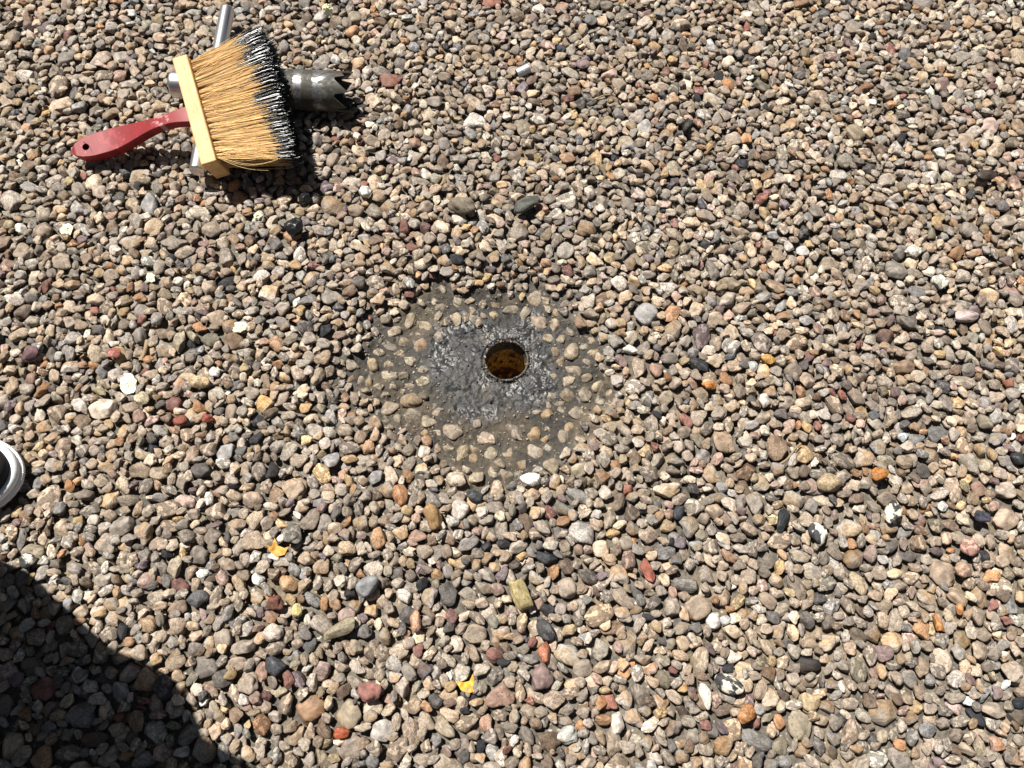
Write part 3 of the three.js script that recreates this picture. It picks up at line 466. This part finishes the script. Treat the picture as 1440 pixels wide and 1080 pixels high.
  const hairMats = [[0.76, 0.50, 0.22], [0.82, 0.55, 0.25], [0.70, 0.45, 0.19], [0.79, 0.52, 0.23]].map((c) => new THREE.MeshPhysicalMaterial({ color: lin(...c), roughness: 0.5, specularIntensity: 0.6, vertexColors: true }));
  const tarMat = new THREE.MeshPhysicalMaterial({ color: lin(0.014, 0.014, 0.016), roughness: 0.3, ior: 1.65 });
  function strand(out, path, t0, t1, rad, segs, tint, S = 3, lumpy = 0) { // three sided hair
    const base = out.pos.length / 3, p = V(0, 0, 0), p2 = V(0, 0, 0), d = V(0, 0, 0), s1 = V(0, 0, 0), s2 = V(0, 0, 0);
    for (let k = 0; k <= segs; k++) { const tt = lerp(t0, t1, k / segs); path(tt, p); path(tt + 0.02, p2); d.subVectors(p2, p).normalize(); s1.set(0, 0, 1).cross(d).normalize(); s2.crossVectors(d, s1);
      const lf = lumpy ? (0.35 + 0.65 * Math.sin(3.1416 * Math.min(1, (k + 0.4) / segs * 0.8))) * (1 + lumpy * noise(p.x * 300, p.y * 300, p.z * 300) * 2) : t1 > 0.99 ? 1 - 0.45 * (k / segs) : 1;
      for (let j = 0; j < S; j++) { const a = j * 6.283185 / S, r = rad * lf, c = Math.cos(a), s = Math.sin(a); out.pos.push(p.x + r * (s1.x * c + s2.x * s), p.y + r * (s1.y * c + s2.y * s), p.z + r * (s1.z * c + s2.z * s)); out.nor.push(s1.x * c + s2.x * s, s1.y * c + s2.y * s, s1.z * c + s2.z * s); out.col.push(tint[0], tint[1], tint[2]); } }
    for (let k = 0; k < segs; k++) for (let j = 0; j < S; j++) { const a = base + k * S + j, c = base + k * S + (j + 1) % S; out.idx.push(a, c, a + S, c, c + S, a + S); }
    if (S > 3) for (let j = 1; j < S - 1; j++) { const e = base + segs * S; out.idx.push(e, e + j, e + j + 1); }
  }
  const build = (o) => { const g = new THREE.BufferGeometry(); g.setAttribute('position', new THREE.Float32BufferAttribute(o.pos, 3)); g.setAttribute('normal', new THREE.Float32BufferAttribute(o.nor, 3)); g.setAttribute('color', new THREE.Float32BufferAttribute(o.col, 3)); g.setIndex(o.idx); return g; };
  const fresh = () => ({ pos: [], nor: [], col: [], idx: [] });
  for (let i = 0; i < NXT; i++) for (let j = 0; j < NZT; j++) {
    const u0 = (i + 0.5) / NXT, v0 = (j + 0.5) / NZT, rx = lerp(0.0055, BL - 0.0055, u0) + 0.0006 * gauss(b), rz = -lerp(0.004, BW - 0.004, v0), hair = fresh(), tar = fresh();
    for (let k = 0; k < STR; k++) {
      const ra = b() * 6.2832, rd = Math.sqrt(b()), root = V(rx + 0.0027 * rd * Math.cos(ra), BT - 0.002, rz + 0.0024 * rd * Math.sin(ra));
      let u = u0 + (rd * Math.cos(ra) * 0.75 + 0.25 * gauss(b)) / NXT, v = v0 + (rd * Math.sin(ra) * 0.72 + 0.2 * gauss(b)) / NZT;
      const ku = Math.floor(u * 34 + 0.5 * Math.sin(v * 9)), kv = Math.floor(v * 11), cu = (ku + 0.5 + 0.5 * noise(ku * 3.3, kv * 2.7, 1)) / 34, cv = (kv + 0.5 + 0.5 * noise(ku * 2.1, kv * 3.9, 5)) / 11; const ut = lerp(u, cu, 0.55), vt = clamp(lerp(v, cv, 0.55), 0, 1.02);
      const tip = tipQuad(ut, Math.max(vt, 0.0)); const len = 1 + 0.03 * gauss(b) - 0.02 * Math.abs(noise(u * 20, v * 8, 3)); tip.y = root.y + (tip.y - root.y) * len; const mid = tipQuad(u, v); mid.y = 0.05; mid.lerpVectors(V(root.x, mid.y, root.z), V(mid.x, mid.y, mid.z), 0.52); mid.z += 0.0018 * Math.sin(3.14 * v) - 0.0006 + 0.0008 * gauss(b); mid.x += 0.0009 * gauss(b) + 0.003 * noise(u * 26, v * 7, 9.5); mid.z += 0.0016 * noise(u * 31, v * 9, 4.5);
      const c1 = V(lerp(root.x, mid.x, 0.35), 0.030, lerp(root.z, mid.z, 0.35));
      const path = (tt, p) => { const m = 1 - tt; const a0 = m * m * m, a1 = 3 * m * m * tt, a2 = 3 * m * tt * tt, a3 = tt * tt * tt; const q2x = mid.x * 1.0 + (tip.x - mid.x) * 0.35, q2y = 0.072, q2z = mid.z + (tip.z - mid.z) * 0.35; p.set(a0 * root.x + a1 * c1.x + a2 * q2x + a3 * tip.x, a0 * root.y + a1 * c1.y + a2 * q2y + a3 * tip.y, a0 * root.z + a1 * c1.z + a2 * q2z + a3 * tip.z); return p; };
      let cut = 0.845 + 0.15 * noise(u * 9, v * 2, 1.5) + 0.07 * noise(u * 30, v * 5, 2.5) + 0.055 * gauss(b) + 0.05 * (u - 0.5) - 0.10 * sstep(0.2, 0.0, u); cut = clamp(cut, 0.3, 0.93);
      const f = Math.exp(0.14 * gauss(b)), tint = [f, f * (1 + 0.03 * gauss(b)), f * (1 + 0.08 * gauss(b))];
      strand(hair, path, 0, cut + 0.01, 0.00026, 5, tint); if (k % 7 === 0) strand(tar, path, Math.min(cut + 0.05, 0.95), 1, rr(0.0008, 0.0015), 7, [1, 1, 1], 6, 0.45); else strand(tar, path, cut, 1, 0.00042, 4, [1, 1, 1]);
    }
    const tuft = mesh('bristle_tuft', build(hair), hairMats[(i * 3 + j * 5) % 4], brush), tm = mesh('tar_coated_tips', build(tar), tarMat, tuft);
    if (!i && !j) { tuft.userData.label = 'blond natural bristle tuft'; tm.userData.label = 'sticky black tar on the bristle tips'; }
  }
  const stray = fresh(); for (let k = 0; k < 34; k++) { const u = b() < 0.5 ? 0.9 + 0.11 * b() : b(), v = b() * 0.12, root = V(lerp(0.006, BL - 0.006, Math.min(u, 1)), BT, -lerp(0.004, 0.04, v)), tip = tipQuad(u, v), s = 0.6 + 0.4 * b(); tip.add(V(0.009 * gauss(b), 0, 0.004 * gauss(b) + 0.002)); const wob = 0.004 * gauss(b);
    strand(stray, (tt, p) => p.set(lerp(root.x, tip.x, tt) + wob * Math.sin(tt * 3.14), lerp(root.y, tip.y, tt * s), lerp(root.z, tip.z, tt) + 0.004 * Math.sin(tt * 3.14)), 0, 1, 0.0002, 8, [1.25, 1.3, 1.4]); }
  mesh('stray_bristles', build(stray), hairMats[1], brush);
}

// ------------------------------------------------------------------ light things lying loose on the gravel
{
  const flakeLabels = ['cream crumpled flake beside a round cream pebble', 'cream flower shaped flake with a curled hollow', 'cream ragged flake with two lobes near small dark stones', 'cream crumpled flake next to a broad grey stone', 'tiny pale cream flake among brown pebbles', 'smallest cream crumb in the gravel under the brush block'];
  FLAKES.forEach(([x, z, L, W, deg], i) => {
    const r = rng(300 + i), n = 26, pos = [], idx = [], o = r() * 40, seg = 40, curl = i === 1 ? 1.6 : 0.8;
    for (let side = 0; side < 2; side++) for (let k = 0; k <= n; k++) for (let a = 0; a < seg; a++) { const th = a / seg * 6.283185307, e = 1 + 0.34 * fbm(Math.cos(th) * 1.7 + o, 2, Math.sin(th) * 1.7, 4), rad = k / n * e, px = rad * L / 2000 * Math.cos(th), pz = rad * W / 2000 * Math.sin(th), hgt = 0.0055 * curl * fbm(px * 170 + o, 1, pz * 170, 4) + 0.0016 * noise(px * 700, o, pz * 700) + (i === 1 ? 0.006 * Math.sin(rad * 5) : 0.002 * (1 - rad)); pos.push(px, hgt + (side ? -0.0006 - 0.0015 * (1 - k / n) : 0), pz); }
    const ring = (n + 1) * seg; for (let side = 0; side < 2; side++) for (let k = 0; k < n; k++) for (let a = 0; a < seg; a++) { const b = (a + 1) % seg, p = side * ring + k * seg; side ? idx.push(p + a, p + seg + a, p + b, p + b, p + seg + a, p + seg + b) : idx.push(p + a, p + b, p + seg + a, p + b, p + seg + b, p + seg + a); }
    for (let a = 0; a < seg; a++) { const b = (a + 1) % seg, p = n * seg; idx.push(p + a, p + b, ring + p + a, p + b, ring + p + b, ring + p + a); }
    const g = new THREE.BufferGeometry(); g.setAttribute('position', new THREE.Float32BufferAttribute(pos, 3)); g.setIndex(idx); g.computeVertexNormals();
    const m = mesh(numbered('cream_flake'), g, new THREE.MeshPhysicalMaterial({ color: lin(0.80, 0.76, 0.52), roughness: 0.8, transmission: 0.0 })); m.position.set(x, Math.max(topAt(x, z), 0.022) + 0.0015, z); m.rotation.set(0.15, -deg * Math.PI / 180, 0.1); tag(m, flakeLabels[i], 'flake', 'cream flakes on the gravel');
  });
  const leafLabels = ['torn bright yellow leaf scrap half under pebbles', 'curled ochre leaf scrap with pointed tips'];
  LEAVES.forEach(([x, z, L, W], i) => {
    const pts = i ? [[-0.5, 0.15], [-0.25, 0.05], [-0.15, 0.5], [0.02, 0.1], [0.3, -0.02], [0.5, 0.05], [0.35, -0.35], [0, -0.45], [-0.3, -0.2]] : [[-0.5, 0.1], [-0.1, 0.06], [0.2, 0.12], [0.35, 0.5], [0.44, 0.2], [0.45, -0.45], [0.1, -0.5], [-0.25, -0.35]];
    const sh = new THREE.Shape(pts.map(([a, b]) => new THREE.Vector2(a * L / 1000, b * W / 1000))); let g = new THREE.ExtrudeGeometry(sh, { depth: 0.0004, bevelEnabled: false }); g = new TessellateModifier(0.0015, 6).modify(g); g.rotateX(-Math.PI / 2);
    const p = g.attributes.position; for (let k = 0; k < p.count; k++) { const a = p.getX(k), b = p.getZ(k); p.setY(k, p.getY(k) + (i ? 26 : 8) * (a * a + 0.4 * b * b) + 0.0012 * noise(a * 260, i, b * 260)); } g.computeVertexNormals();
    const lm = texture(128, (u, v) => { const n = tn[2](u, v, 1, 5) - 0.5; return i ? [0.72 + 0.3 * n, 0.54 + 0.3 * n, 0.24 + 0.2 * n] : [0.82 + 0.3 * n, 0.60 + 0.35 * n, 0.20 + 0.3 * n]; }); lm.repeat.set(30, 30);
    const m = mesh(numbered('leaf_scrap'), creased(g, 1), new THREE.MeshPhysicalMaterial({ map: lm, roughness: 0.7 })); let h = 0; for (const [a, b] of [[0, 0], [1, 0], [-1, 0], [0, 1], [0, -1], [0.6, 0.6], [-0.6, 0.6], [0.6, -0.6], [-0.6, -0.6]]) h = Math.max(h, topAt(x + a * L / 2600, z + b * W / 2600)); m.position.set(x, h + 0.0002, z); m.rotation.set(0.12, 0, -0.1); tag(m, leafLabels[i], 'leaf', 'leaf scraps on the gravel');
  });
  { const g = new THREE.LatheGeometry([[0.0052, -0.009], [0.0064, -0.0088], [0.0066, -0.008], [0.0066, 0.008], [0.0062, 0.009], [0.0052, 0.009], [0.005, 0.0084], [0.005, -0.0084], [0.0052, -0.009]].map(([a, c]) => new THREE.Vector2(a, c)), 32); g.rotateZ(Math.PI / 2);
    const m = mesh(numbered('metal_sleeve'), g, new THREE.MeshPhysicalMaterial({ color: lin(0.42, 0.42, 0.43), metalness: 0.8, roughness: 0.5, bumpMap: stoneBump, bumpScale: 0.0003 })); m.position.set(0.021, Math.max(topAt(0.021, -0.408), 0.02) + 0.005, -0.408); m.rotation.set(0, 0.45, 0.15); tag(m, 'short grey metal sleeve lying among the pebbles', 'metal sleeve'); }
  [[0.300, 0.120, 34, 40, 0.10], [0.27, -0.345, 40, -60, 0.08], [-0.405, -0.002, 26, 88, 0.2], [0.12, -0.365, 30, 15, 0.1]].forEach(([x, z, L, deg, lift], i) => {
    const pts = []; for (let k = 0; k <= 6; k++) pts.push(V((k / 6 - 0.5) * L / 1000, 0.001 * Math.sin(k * 1.3 + i), 0.0012 * Math.sin(k * 0.9 + i * 2))); const g = new THREE.TubeGeometry(new THREE.CatmullRomCurve3(pts), 18, i === 2 ? 0.0026 : 0.0011, 7);
    const m = mesh(numbered('twig'), g, new THREE.MeshStandardMaterial({ color: lin(0.26, 0.19, 0.11), roughness: 0.9, bumpMap: stoneBump, bumpScale: 0.0005 })); let h = 0; for (let k = -2; k <= 2; k++) h = Math.max(h, topAt(x + k * L / 5000 * Math.cos(deg * Math.PI / 180), z - k * L / 5000 * Math.sin(deg * Math.PI / 180))); m.position.set(x, h + 0.0006, z); m.rotation.set(0, deg * Math.PI / 180, 0); 
    tag(m, ['short brown twig on the pebbles right of the dirt patch', 'thin brown twig beside the upright dark stone', 'stubby brown stick touching a cream flake', 'thin brown twig near the metal sleeve'][i], 'twig', 'twigs on the gravel');
  });
}

// ------------------------------------------------------------------ the person crouching beside the frame (shoe toe in view, the rest casts the shadow)
{
  const person = thing('person', 'person crouching beside the gravel in black white-soled sneakers and dark clothes', 'person');
  const FEET = [[0.148, 0.02], [0.42, 0.05]];
  const J = { pelvis: V(-0.95, 0.37, 0.28), waist: V(-0.88, 0.53, 0.28), chest: V(-0.77, 0.70, 0.28), neck: V(-0.67, 0.84, 0.28), head: V(-0.585, 0.955, 0.28),
    hipL: V(-0.95, 0.345, 0.20), kneeL: V(-0.525, 0.488, 0.232), ankL: V(-0.715, 0.10, 0.150), hipR: V(-0.95, 0.345, 0.36), kneeR: V(-0.57, 0.49, 0.40), ankR: V(-0.72, 0.10, 0.42),
    shL: V(-0.72, 0.78, 0.115), elL: V(-0.555, 0.572, 0.195), wrL: V(-0.375, 0.59, 0.262), shR: V(-0.72, 0.78, 0.445), elR: V(-0.60, 0.58, 0.41), wrR: V(-0.415, 0.575, 0.33) };
  const cap = (a, b, ra, rb) => { const ab = b.clone().sub(a), L2 = ab.lengthSq(); return (x, y, z) => { const px = x - a.x, py = y - a.y, pz = z - a.z, t = clamp((px * ab.x + py * ab.y + pz * ab.z) / L2), dx = px - ab.x * t, dy = py - ab.y * t, dz = pz - ab.z * t; return Math.sqrt(dx * dx + dy * dy + dz * dz) - lerp(ra, rb, t); }; };
  const ell = (c, rx, ry, rz) => (x, y, z) => { const k = Math.hypot((x - c.x) / rx, (y - c.y) / ry, (z - c.z) / rz); return (k - 1) * Math.min(rx, ry, rz); };
  const smin = (a, b, k) => { const h = clamp(0.5 + 0.5 * (b - a) / k); return lerp(b, a, h) - k * h * (1 - h); };
  function nets(parts, k, lo, hi, cs, cut) { // surface nets over a smooth union
    const n = [0, 1, 2].map((i) => Math.ceil((hi[i] - lo[i]) / cs) + 1), F = new Float32Array(n[0] * n[1] * n[2]), ix = (i, j, l) => (l * n[1] + j) * n[0] + i;
    for (let l = 0; l < n[2]; l++) for (let j = 0; j < n[1]; j++) for (let i = 0; i < n[0]; i++) { const x = lo[0] + i * cs, y = lo[1] + j * cs, z = lo[2] + l * cs; let d = 9; for (const p of parts) { const e = p(x, y, z); d = e - d > k * 2 ? d : smin(d, e, k); } if (cut) d = Math.max(d, cut(x, y, z)); F[ix(i, j, l)] = d; }
    const id = new Int32Array(F.length).fill(-1), pos = [], idx = [];
    for (let l = 0; l < n[2] - 1; l++) for (let j = 0; j < n[1] - 1; j++) for (let i = 0; i < n[0] - 1; i++) { let c = 0, sx = 0, sy = 0, sz = 0; const v = (a) => F[ix(i + (a & 1), j + ((a >> 1) & 1), l + (a >> 2))];
      for (const [a, b] of [[0, 1], [2, 3], [4, 5], [6, 7], [0, 2], [1, 3], [4, 6], [5, 7], [0, 4], [1, 5], [2, 6], [3, 7]]) { const fa = v(a), fb = v(b); if ((fa < 0) === (fb < 0)) continue; const t = fa / (fa - fb); c++; sx += lerp(a & 1, b & 1, t); sy += lerp((a >> 1) & 1, (b >> 1) & 1, t); sz += lerp(a >> 2, b >> 2, t); }
      if (c) { id[ix(i, j, l)] = pos.length / 3; pos.push(lo[0] + (i + sx / c) * cs, lo[1] + (j + sy / c) * cs, lo[2] + (l + sz / c) * cs); } }
    for (let l = 1; l < n[2] - 1; l++) for (let j = 1; j < n[1] - 1; j++) for (let i = 1; i < n[0] - 1; i++) { const f = F[ix(i, j, l)] < 0;
      const quad = (a, b, c, d, flip) => flip ? idx.push(a, b, c, a, c, d) : idx.push(a, c, b, a, d, c);
      if (f !== F[ix(i + 1, j, l)] < 0) quad(id[ix(i, j - 1, l - 1)], id[ix(i, j, l - 1)], id[ix(i, j, l)], id[ix(i, j - 1, l)], f);
      if (f !== F[ix(i, j + 1, l)] < 0) quad(id[ix(i - 1, j, l - 1)], id[ix(i - 1, j, l)], id[ix(i, j, l)], id[ix(i, j, l - 1)], f);
      if (f !== F[ix(i, j, l + 1)] < 0) quad(id[ix(i - 1, j - 1, l)], id[ix(i, j - 1, l)], id[ix(i, j, l)], id[ix(i - 1, j, l)], f); }
    const g = new THREE.BufferGeometry(); g.setAttribute('position', new THREE.Float32BufferAttribute(pos, 3)); g.setIndex(idx); g.computeVertexNormals(); return g;
  }
  const legs = (e) => [['L'], ['R']].flatMap(([s]) => [cap(J['hip' + s], J['knee' + s], 0.078 + e, 0.056 + e), cap(J['knee' + s], J['ank' + s].clone().lerp(J['knee' + s], 0.55), 0.052 + e, 0.049 + e), cap(J['ank' + s].clone().lerp(J['knee' + s], 0.55), J['ank' + s], 0.049 + e, 0.034 + e)]);
  const trunk = (e) => [ell(J.pelvis, 0.13 + e, 0.10 + e, 0.165 + e), cap(J.pelvis, J.waist, 0.11 + e, 0.105 + e), cap(J.waist, J.chest, 0.105 + e, 0.125 + e), cap(J.chest.clone().add(V(0, 0, -0.07)), J.chest.clone().add(V(0, 0, 0.07)), 0.105 + e, 0.105 + e)];
  const arms = (e, f) => ['L', 'R'].flatMap((s) => [cap(J.chest.clone().lerp(J['sh' + s], 0.55), J['sh' + s], 0.08 + e, 0.056 + e), cap(J['sh' + s], J['el' + s], 0.050 + e, 0.038 + e), ...(f ? [cap(J['el' + s], J['wr' + s], 0.038 + e, 0.026 + e)] : [])]);
  const hand = (s) => { const wr = J['wr' + s], d = wr.clone().sub(J['el' + s]).normalize(), side = V(0, 1, 0).cross(d).normalize().multiplyScalar(s === 'L' ? 1 : -1), palm = wr.clone().addScaledVector(d, 0.065), out = [cap(wr, palm, 0.023, 0.026), cap(wr.clone().addScaledVector(side, 0.018), palm.clone().addScaledVector(side, 0.026), 0.016, 0.014), cap(wr.clone().addScaledVector(side, -0.018), palm.clone().addScaledVector(side, -0.026), 0.016, 0.014)];
    [[-0.030, 0.060], [-0.010, 0.074], [0.010, 0.078], [0.030, 0.068]].forEach(([o, L]) => { const a = palm.clone().addScaledVector(side, o * 1.15).addScaledVector(d, 0.012), m = a.clone().addScaledVector(d, L * 0.5).add(V(0, -0.012, 0)), e = m.clone().addScaledVector(d, L * 0.32).add(V(0, -0.028, 0)); out.push(cap(a, m, 0.0095, 0.009), cap(m, e, 0.009, 0.0075)); });
    const ta = wr.clone().addScaledVector(d, 0.02).addScaledVector(side, 0.03), tm = ta.clone().addScaledVector(d, 0.03).addScaledVector(side, 0.028), te = tm.clone().addScaledVector(d, 0.03).add(V(0, -0.01, 0)); out.push(cap(ta, tm, 0.012, 0.0105), cap(tm, te, 0.0105, 0.0085)); return out; };
  const hd = J.head, fwd = V(0.82, -0.57, 0), upv = V(0.57, 0.82, 0);
  const hp = (a, b, c) => hd.clone().addScaledVector(fwd, a).addScaledVector(upv, b).add(V(0, 0, c));
  const headParts = [cap(hp(-0.03, 0.03, 0), hp(0.015, 0.03, 0), 0.085, 0.078), cap(hp(0.03, -0.03, 0), hp(0.05, -0.085, 0), 0.058, 0.034), cap(hp(0.088, 0.005, 0), hp(0.108, -0.028, 0), 0.010, 0.014), cap(hp(0.084, -0.062, -0.016), hp(0.084, -0.062, 0.016), 0.010, 0.010), cap(hp(0.082, 0.022, -0.05), hp(0.09, 0.022, 0.05), 0.014, 0.014), cap(hp(-0.01, 0.015, -0.083), hp(-0.012, -0.03, -0.08), 0.016, 0.010), cap(hp(-0.01, 0.015, 0.083), hp(-0.012, -0.03, 0.08), 0.016, 0.010), cap(J.neck, hp(-0.03, -0.03, 0), 0.056, 0.05)];
  const skin = new THREE.MeshPhysicalMaterial({ color: lin(0.52, 0.31, 0.21), roughness: 0.6 });
  const clothTex = texture(256, (u, v) => 0.86 + 0.25 * (tn[2](u * 2, v * 2, 3, 5) - 0.5));
  const cloth = (c) => new THREE.MeshPhysicalMaterial({ color: lin(...c), map: clothTex, roughness: 0.9, sheen: 0.3, sheenRoughness: 0.7 });
  const planar = (g) => { const p = g.attributes.position, uv = new Float32Array(p.count * 2); for (let i = 0; i < p.count; i++) { uv[2 * i] = (p.getX(i) + p.getZ(i)) * 3; uv[2 * i + 1] = (p.getY(i) + 0.3 * p.getZ(i)) * 3; } g.setAttribute('uv', new THREE.BufferAttribute(uv, 2)); return g; };
  const whole = nets([...legs(-0.006), ...trunk(-0.006), ...arms(-0.004, true)], 0.03, [-1.12, 0.05, 0.0], [-0.36, 0.98, 0.56], 0.012);
  const fine = [nets(headParts, 0.018, [-0.76, 0.80, 0.15], [-0.44, 1.10, 0.41], 0.004), nets(hand('L'), 0.008, [-0.46, 0.50, 0.16], [-0.20, 0.68, 0.38], 0.004), nets(hand('R'), 0.008, [-0.48, 0.48, 0.20], [-0.22, 0.66, 0.42], 0.004)];
  mesh('body', mergeGeometries([whole, ...fine]), skin, person).userData.label = 'crouching body with forearms resting on the knees';
  for (const s of [-1, 1]) { const e = new THREE.SphereGeometry(0.0115, 20, 14); const m = mesh('eye', e, new THREE.MeshPhysicalMaterial({ color: lin(0.7, 0.68, 0.65), roughness: 0.2 }), person); m.position.copy(hp(0.080, 0.004, s * 0.031)); const ir = mesh('iris', new THREE.SphereGeometry(0.0065, 16, 10), new THREE.MeshPhysicalMaterial({ color: lin(0.05, 0.03, 0.02), roughness: 0.2 }), m); ir.position.copy(fwd).multiplyScalar(0.0065); }
  mesh('hair', nets([cap(hp(-0.035, 0.04, 0), hp(0.0, 0.045, 0), 0.092, 0.085)], 0.01, [-0.78, 0.84, 0.15], [-0.42, 1.12, 0.41], 0.006, (x, y, z) => { const dx = x - hd.x, dy = y - hd.y; const a = dx * fwd.x + dy * fwd.y, bb = dx * upv.x + dy * upv.y; return 0.6 * (a * 0.9 - bb * 0.75 - 0.012) + 0.004 * noise(x * 90, y * 90, z * 90); }), new THREE.MeshPhysicalMaterial({ color: lin(0.04, 0.028, 0.02), roughness: 0.6 }), person);
  const crease = (p) => (x, y, z) => p(x, y, z) + 0.004 * noise(x * 22, y * 30, z * 22);
  mesh('trousers', planar(nets([...legs(0.008), ...trunk(0.006).slice(0, 1)].map(crease), 0.025, [-1.14, 0.07, -0.02], [-0.44, 0.62, 0.58], 0.011, (x, y) => Math.max(0.105 - y, y - 0.60))), cloth([0.045, 0.05, 0.065]), person).userData.label = 'dark work trousers';
  mesh('shirt', planar(nets([...trunk(0.012).slice(1), ...arms(0.010, false)].map(crease), 0.03, [-1.14, 0.32, -0.02], [-0.44, 0.92, 0.60], 0.012)), cloth([0.09, 0.10, 0.11]), person).userData.label = 'grey work shirt with short sleeves';
  // sneakers
  const SL = 0.292, prof = (s) => 0.052 * Math.pow(clamp(1 - Math.pow(Math.abs(2 * s - 1), s > 0.5 ? 3.1 : 3.4)), 0.5) * lerp(0.80, 1.03, sstep(0.15, 0.72, s)) ;
  const ring = (s0, inset) => { const out = []; const N = 72; for (let i = 0; i < N; i++) { const a = i / N * 6.283185307, c = Math.cos(a), s = (1 - c) / 2, e = 0.5 - 0.5 * Math.cos(a); const half2 = prof(clamp(e, 0.0001, 0.9999)) * (Math.sin(a) >= 0 ? 1 : -1); out.push([SL * (e - 1), half2]); } return out.map(([x, z]) => { const cx = -SL / 2; const k = 1 - inset / 0.052; return [cx + (x - cx) * (1 - inset / (SL / 2)), z * k]; }); };
  const loft = (secs, capTop = true) => { const pos = [], idx = [], N = 72; for (const [y, inset, dx = 0] of secs) for (const [x, z] of ring(0, inset)) { const toe = sstep(-0.07, 0.0, x); pos.push(x + dx, (typeof y === 'function' ? y(x) : y) + 0.003 * toe * toe, z); } for (let k = 0; k < secs.length - 1; k++) for (let i = 0; i < N; i++) { const j = (i + 1) % N; idx.push(k * N + i, k * N + j, (k + 1) * N + i, k * N + j, (k + 1) * N + j, (k + 1) * N + i); }
    const cap2 = (k, flip) => { const c = pos.length / 3; let sx = 0, sy = 0; for (let i = 0; i < N; i++) { sx += pos[(k * N + i) * 3]; sy += pos[(k * N + i) * 3 + 1]; } pos.push(sx / N, sy / N, 0); for (let i = 0; i < N; i++) { const j = (i + 1) % N; flip ? idx.push(c, k * N + j, k * N + i) : idx.push(c, k * N + i, k * N + j); } }; cap2(0, true); if (capTop) cap2(secs.length - 1, false);
    const g = new THREE.BufferGeometry(); g.setAttribute('position', new THREE.Float32BufferAttribute(pos, 3)); g.setIndex(idx); g.computeVertexNormals(); return creased(g, 0.8); };
  const rubber = new THREE.MeshPhysicalMaterial({ color: lin(0.70, 0.71, 0.72), roughness: 0.5 }), canvas = cloth([0.012, 0.012, 0.014]), lace = new THREE.MeshStandardMaterial({ color: lin(0.7, 0.7, 0.68), roughness: 0.9 });
  FEET.forEach(([fz, turn], i) => {
    const shoe = new THREE.Group(); shoe.name = 'sneaker'; shoe.userData.label = 'black canvas sneaker with a white rubber sole'; shoe.position.set(-0.4995, 0.0215, fz); shoe.rotation.y = -turn; person.add(shoe);
    const sole = mesh('sole', loft([[0, 0.004], [0.001, 0.0015], [0.003, 0.0003], [0.0072, 0], [0.0082, 0.0006], [0.0086, 0.0022], [0.0086, 0.004]]), rubber, shoe); sole.userData.label = 'white rubber outsole with a ribbed edge';
    const rib = []; const rg = ring(0, -0.0004); for (let k = 0; k < 220; k++) { const f = k / 220 * 72, a = Math.floor(f), t = f - a, p0 = rg[a % 72], p1 = rg[(a + 1) % 72], x = lerp(p0[0], p1[0], t), z = lerp(p0[1], p1[1], t), g = new THREE.BoxGeometry(0.0011, 0.0040, 0.0012); g.rotateY(Math.atan2(p1[0] - p0[0], p1[1] - p0[1])); const toe = sstep(-0.07, 0, x); g.translate(x, 0.0051 + 0.003 * toe * toe, z); rib.push(g); }
    mesh('ribbed_edge', mergeGeometries(rib), rubber, shoe);
    mesh('foxing_band', loft([[0.0084, 0.0025], [0.0095, 0.0012], [0.012, 0.0012], [0.0148, 0.0020], [0.0165, 0.0035], [0.0172, 0.0055], [0.0172, 0.0072], [0.0166, 0.0088]]), rubber, shoe).userData.label = 'smooth white rubber toe bumper';
    const rise = (k) => (x) => 0.0175 + k * lerp(0.086, 0.026, sstep(-0.19, -0.06, x));
    mesh('upper', loft([[0.0160, 0.0070], [rise(0.25), 0.0072], [rise(0.55), 0.0110], [rise(0.8), 0.0180], [rise(0.95), 0.0280], [rise(1.0), 0.038]]), canvas, shoe).userData.label = 'black canvas upper';
    for (let k = 0; k < 5; k++) { const x = -0.095 - k * 0.017, y = 0.0175 + lerp(0.086, 0.026, sstep(-0.19, -0.06, x)) + 0.001; const c = new THREE.CatmullRomCurve3([V(x - 0.004, y - 0.008, -0.021), V(x, y + 0.003, -0.008), V(x + 0.002, y + 0.003, 0.008), V(x + 0.004, y - 0.008, 0.021)]); mesh('lace', new THREE.TubeGeometry(c, 14, 0.0026, 6), lace, shoe); }
  });
  shade(person);
}

console.log('stones', stones.length, 'seen', stones.filter((s, i) => seen[i] > 0).length);
renderer.render(scene, camera);
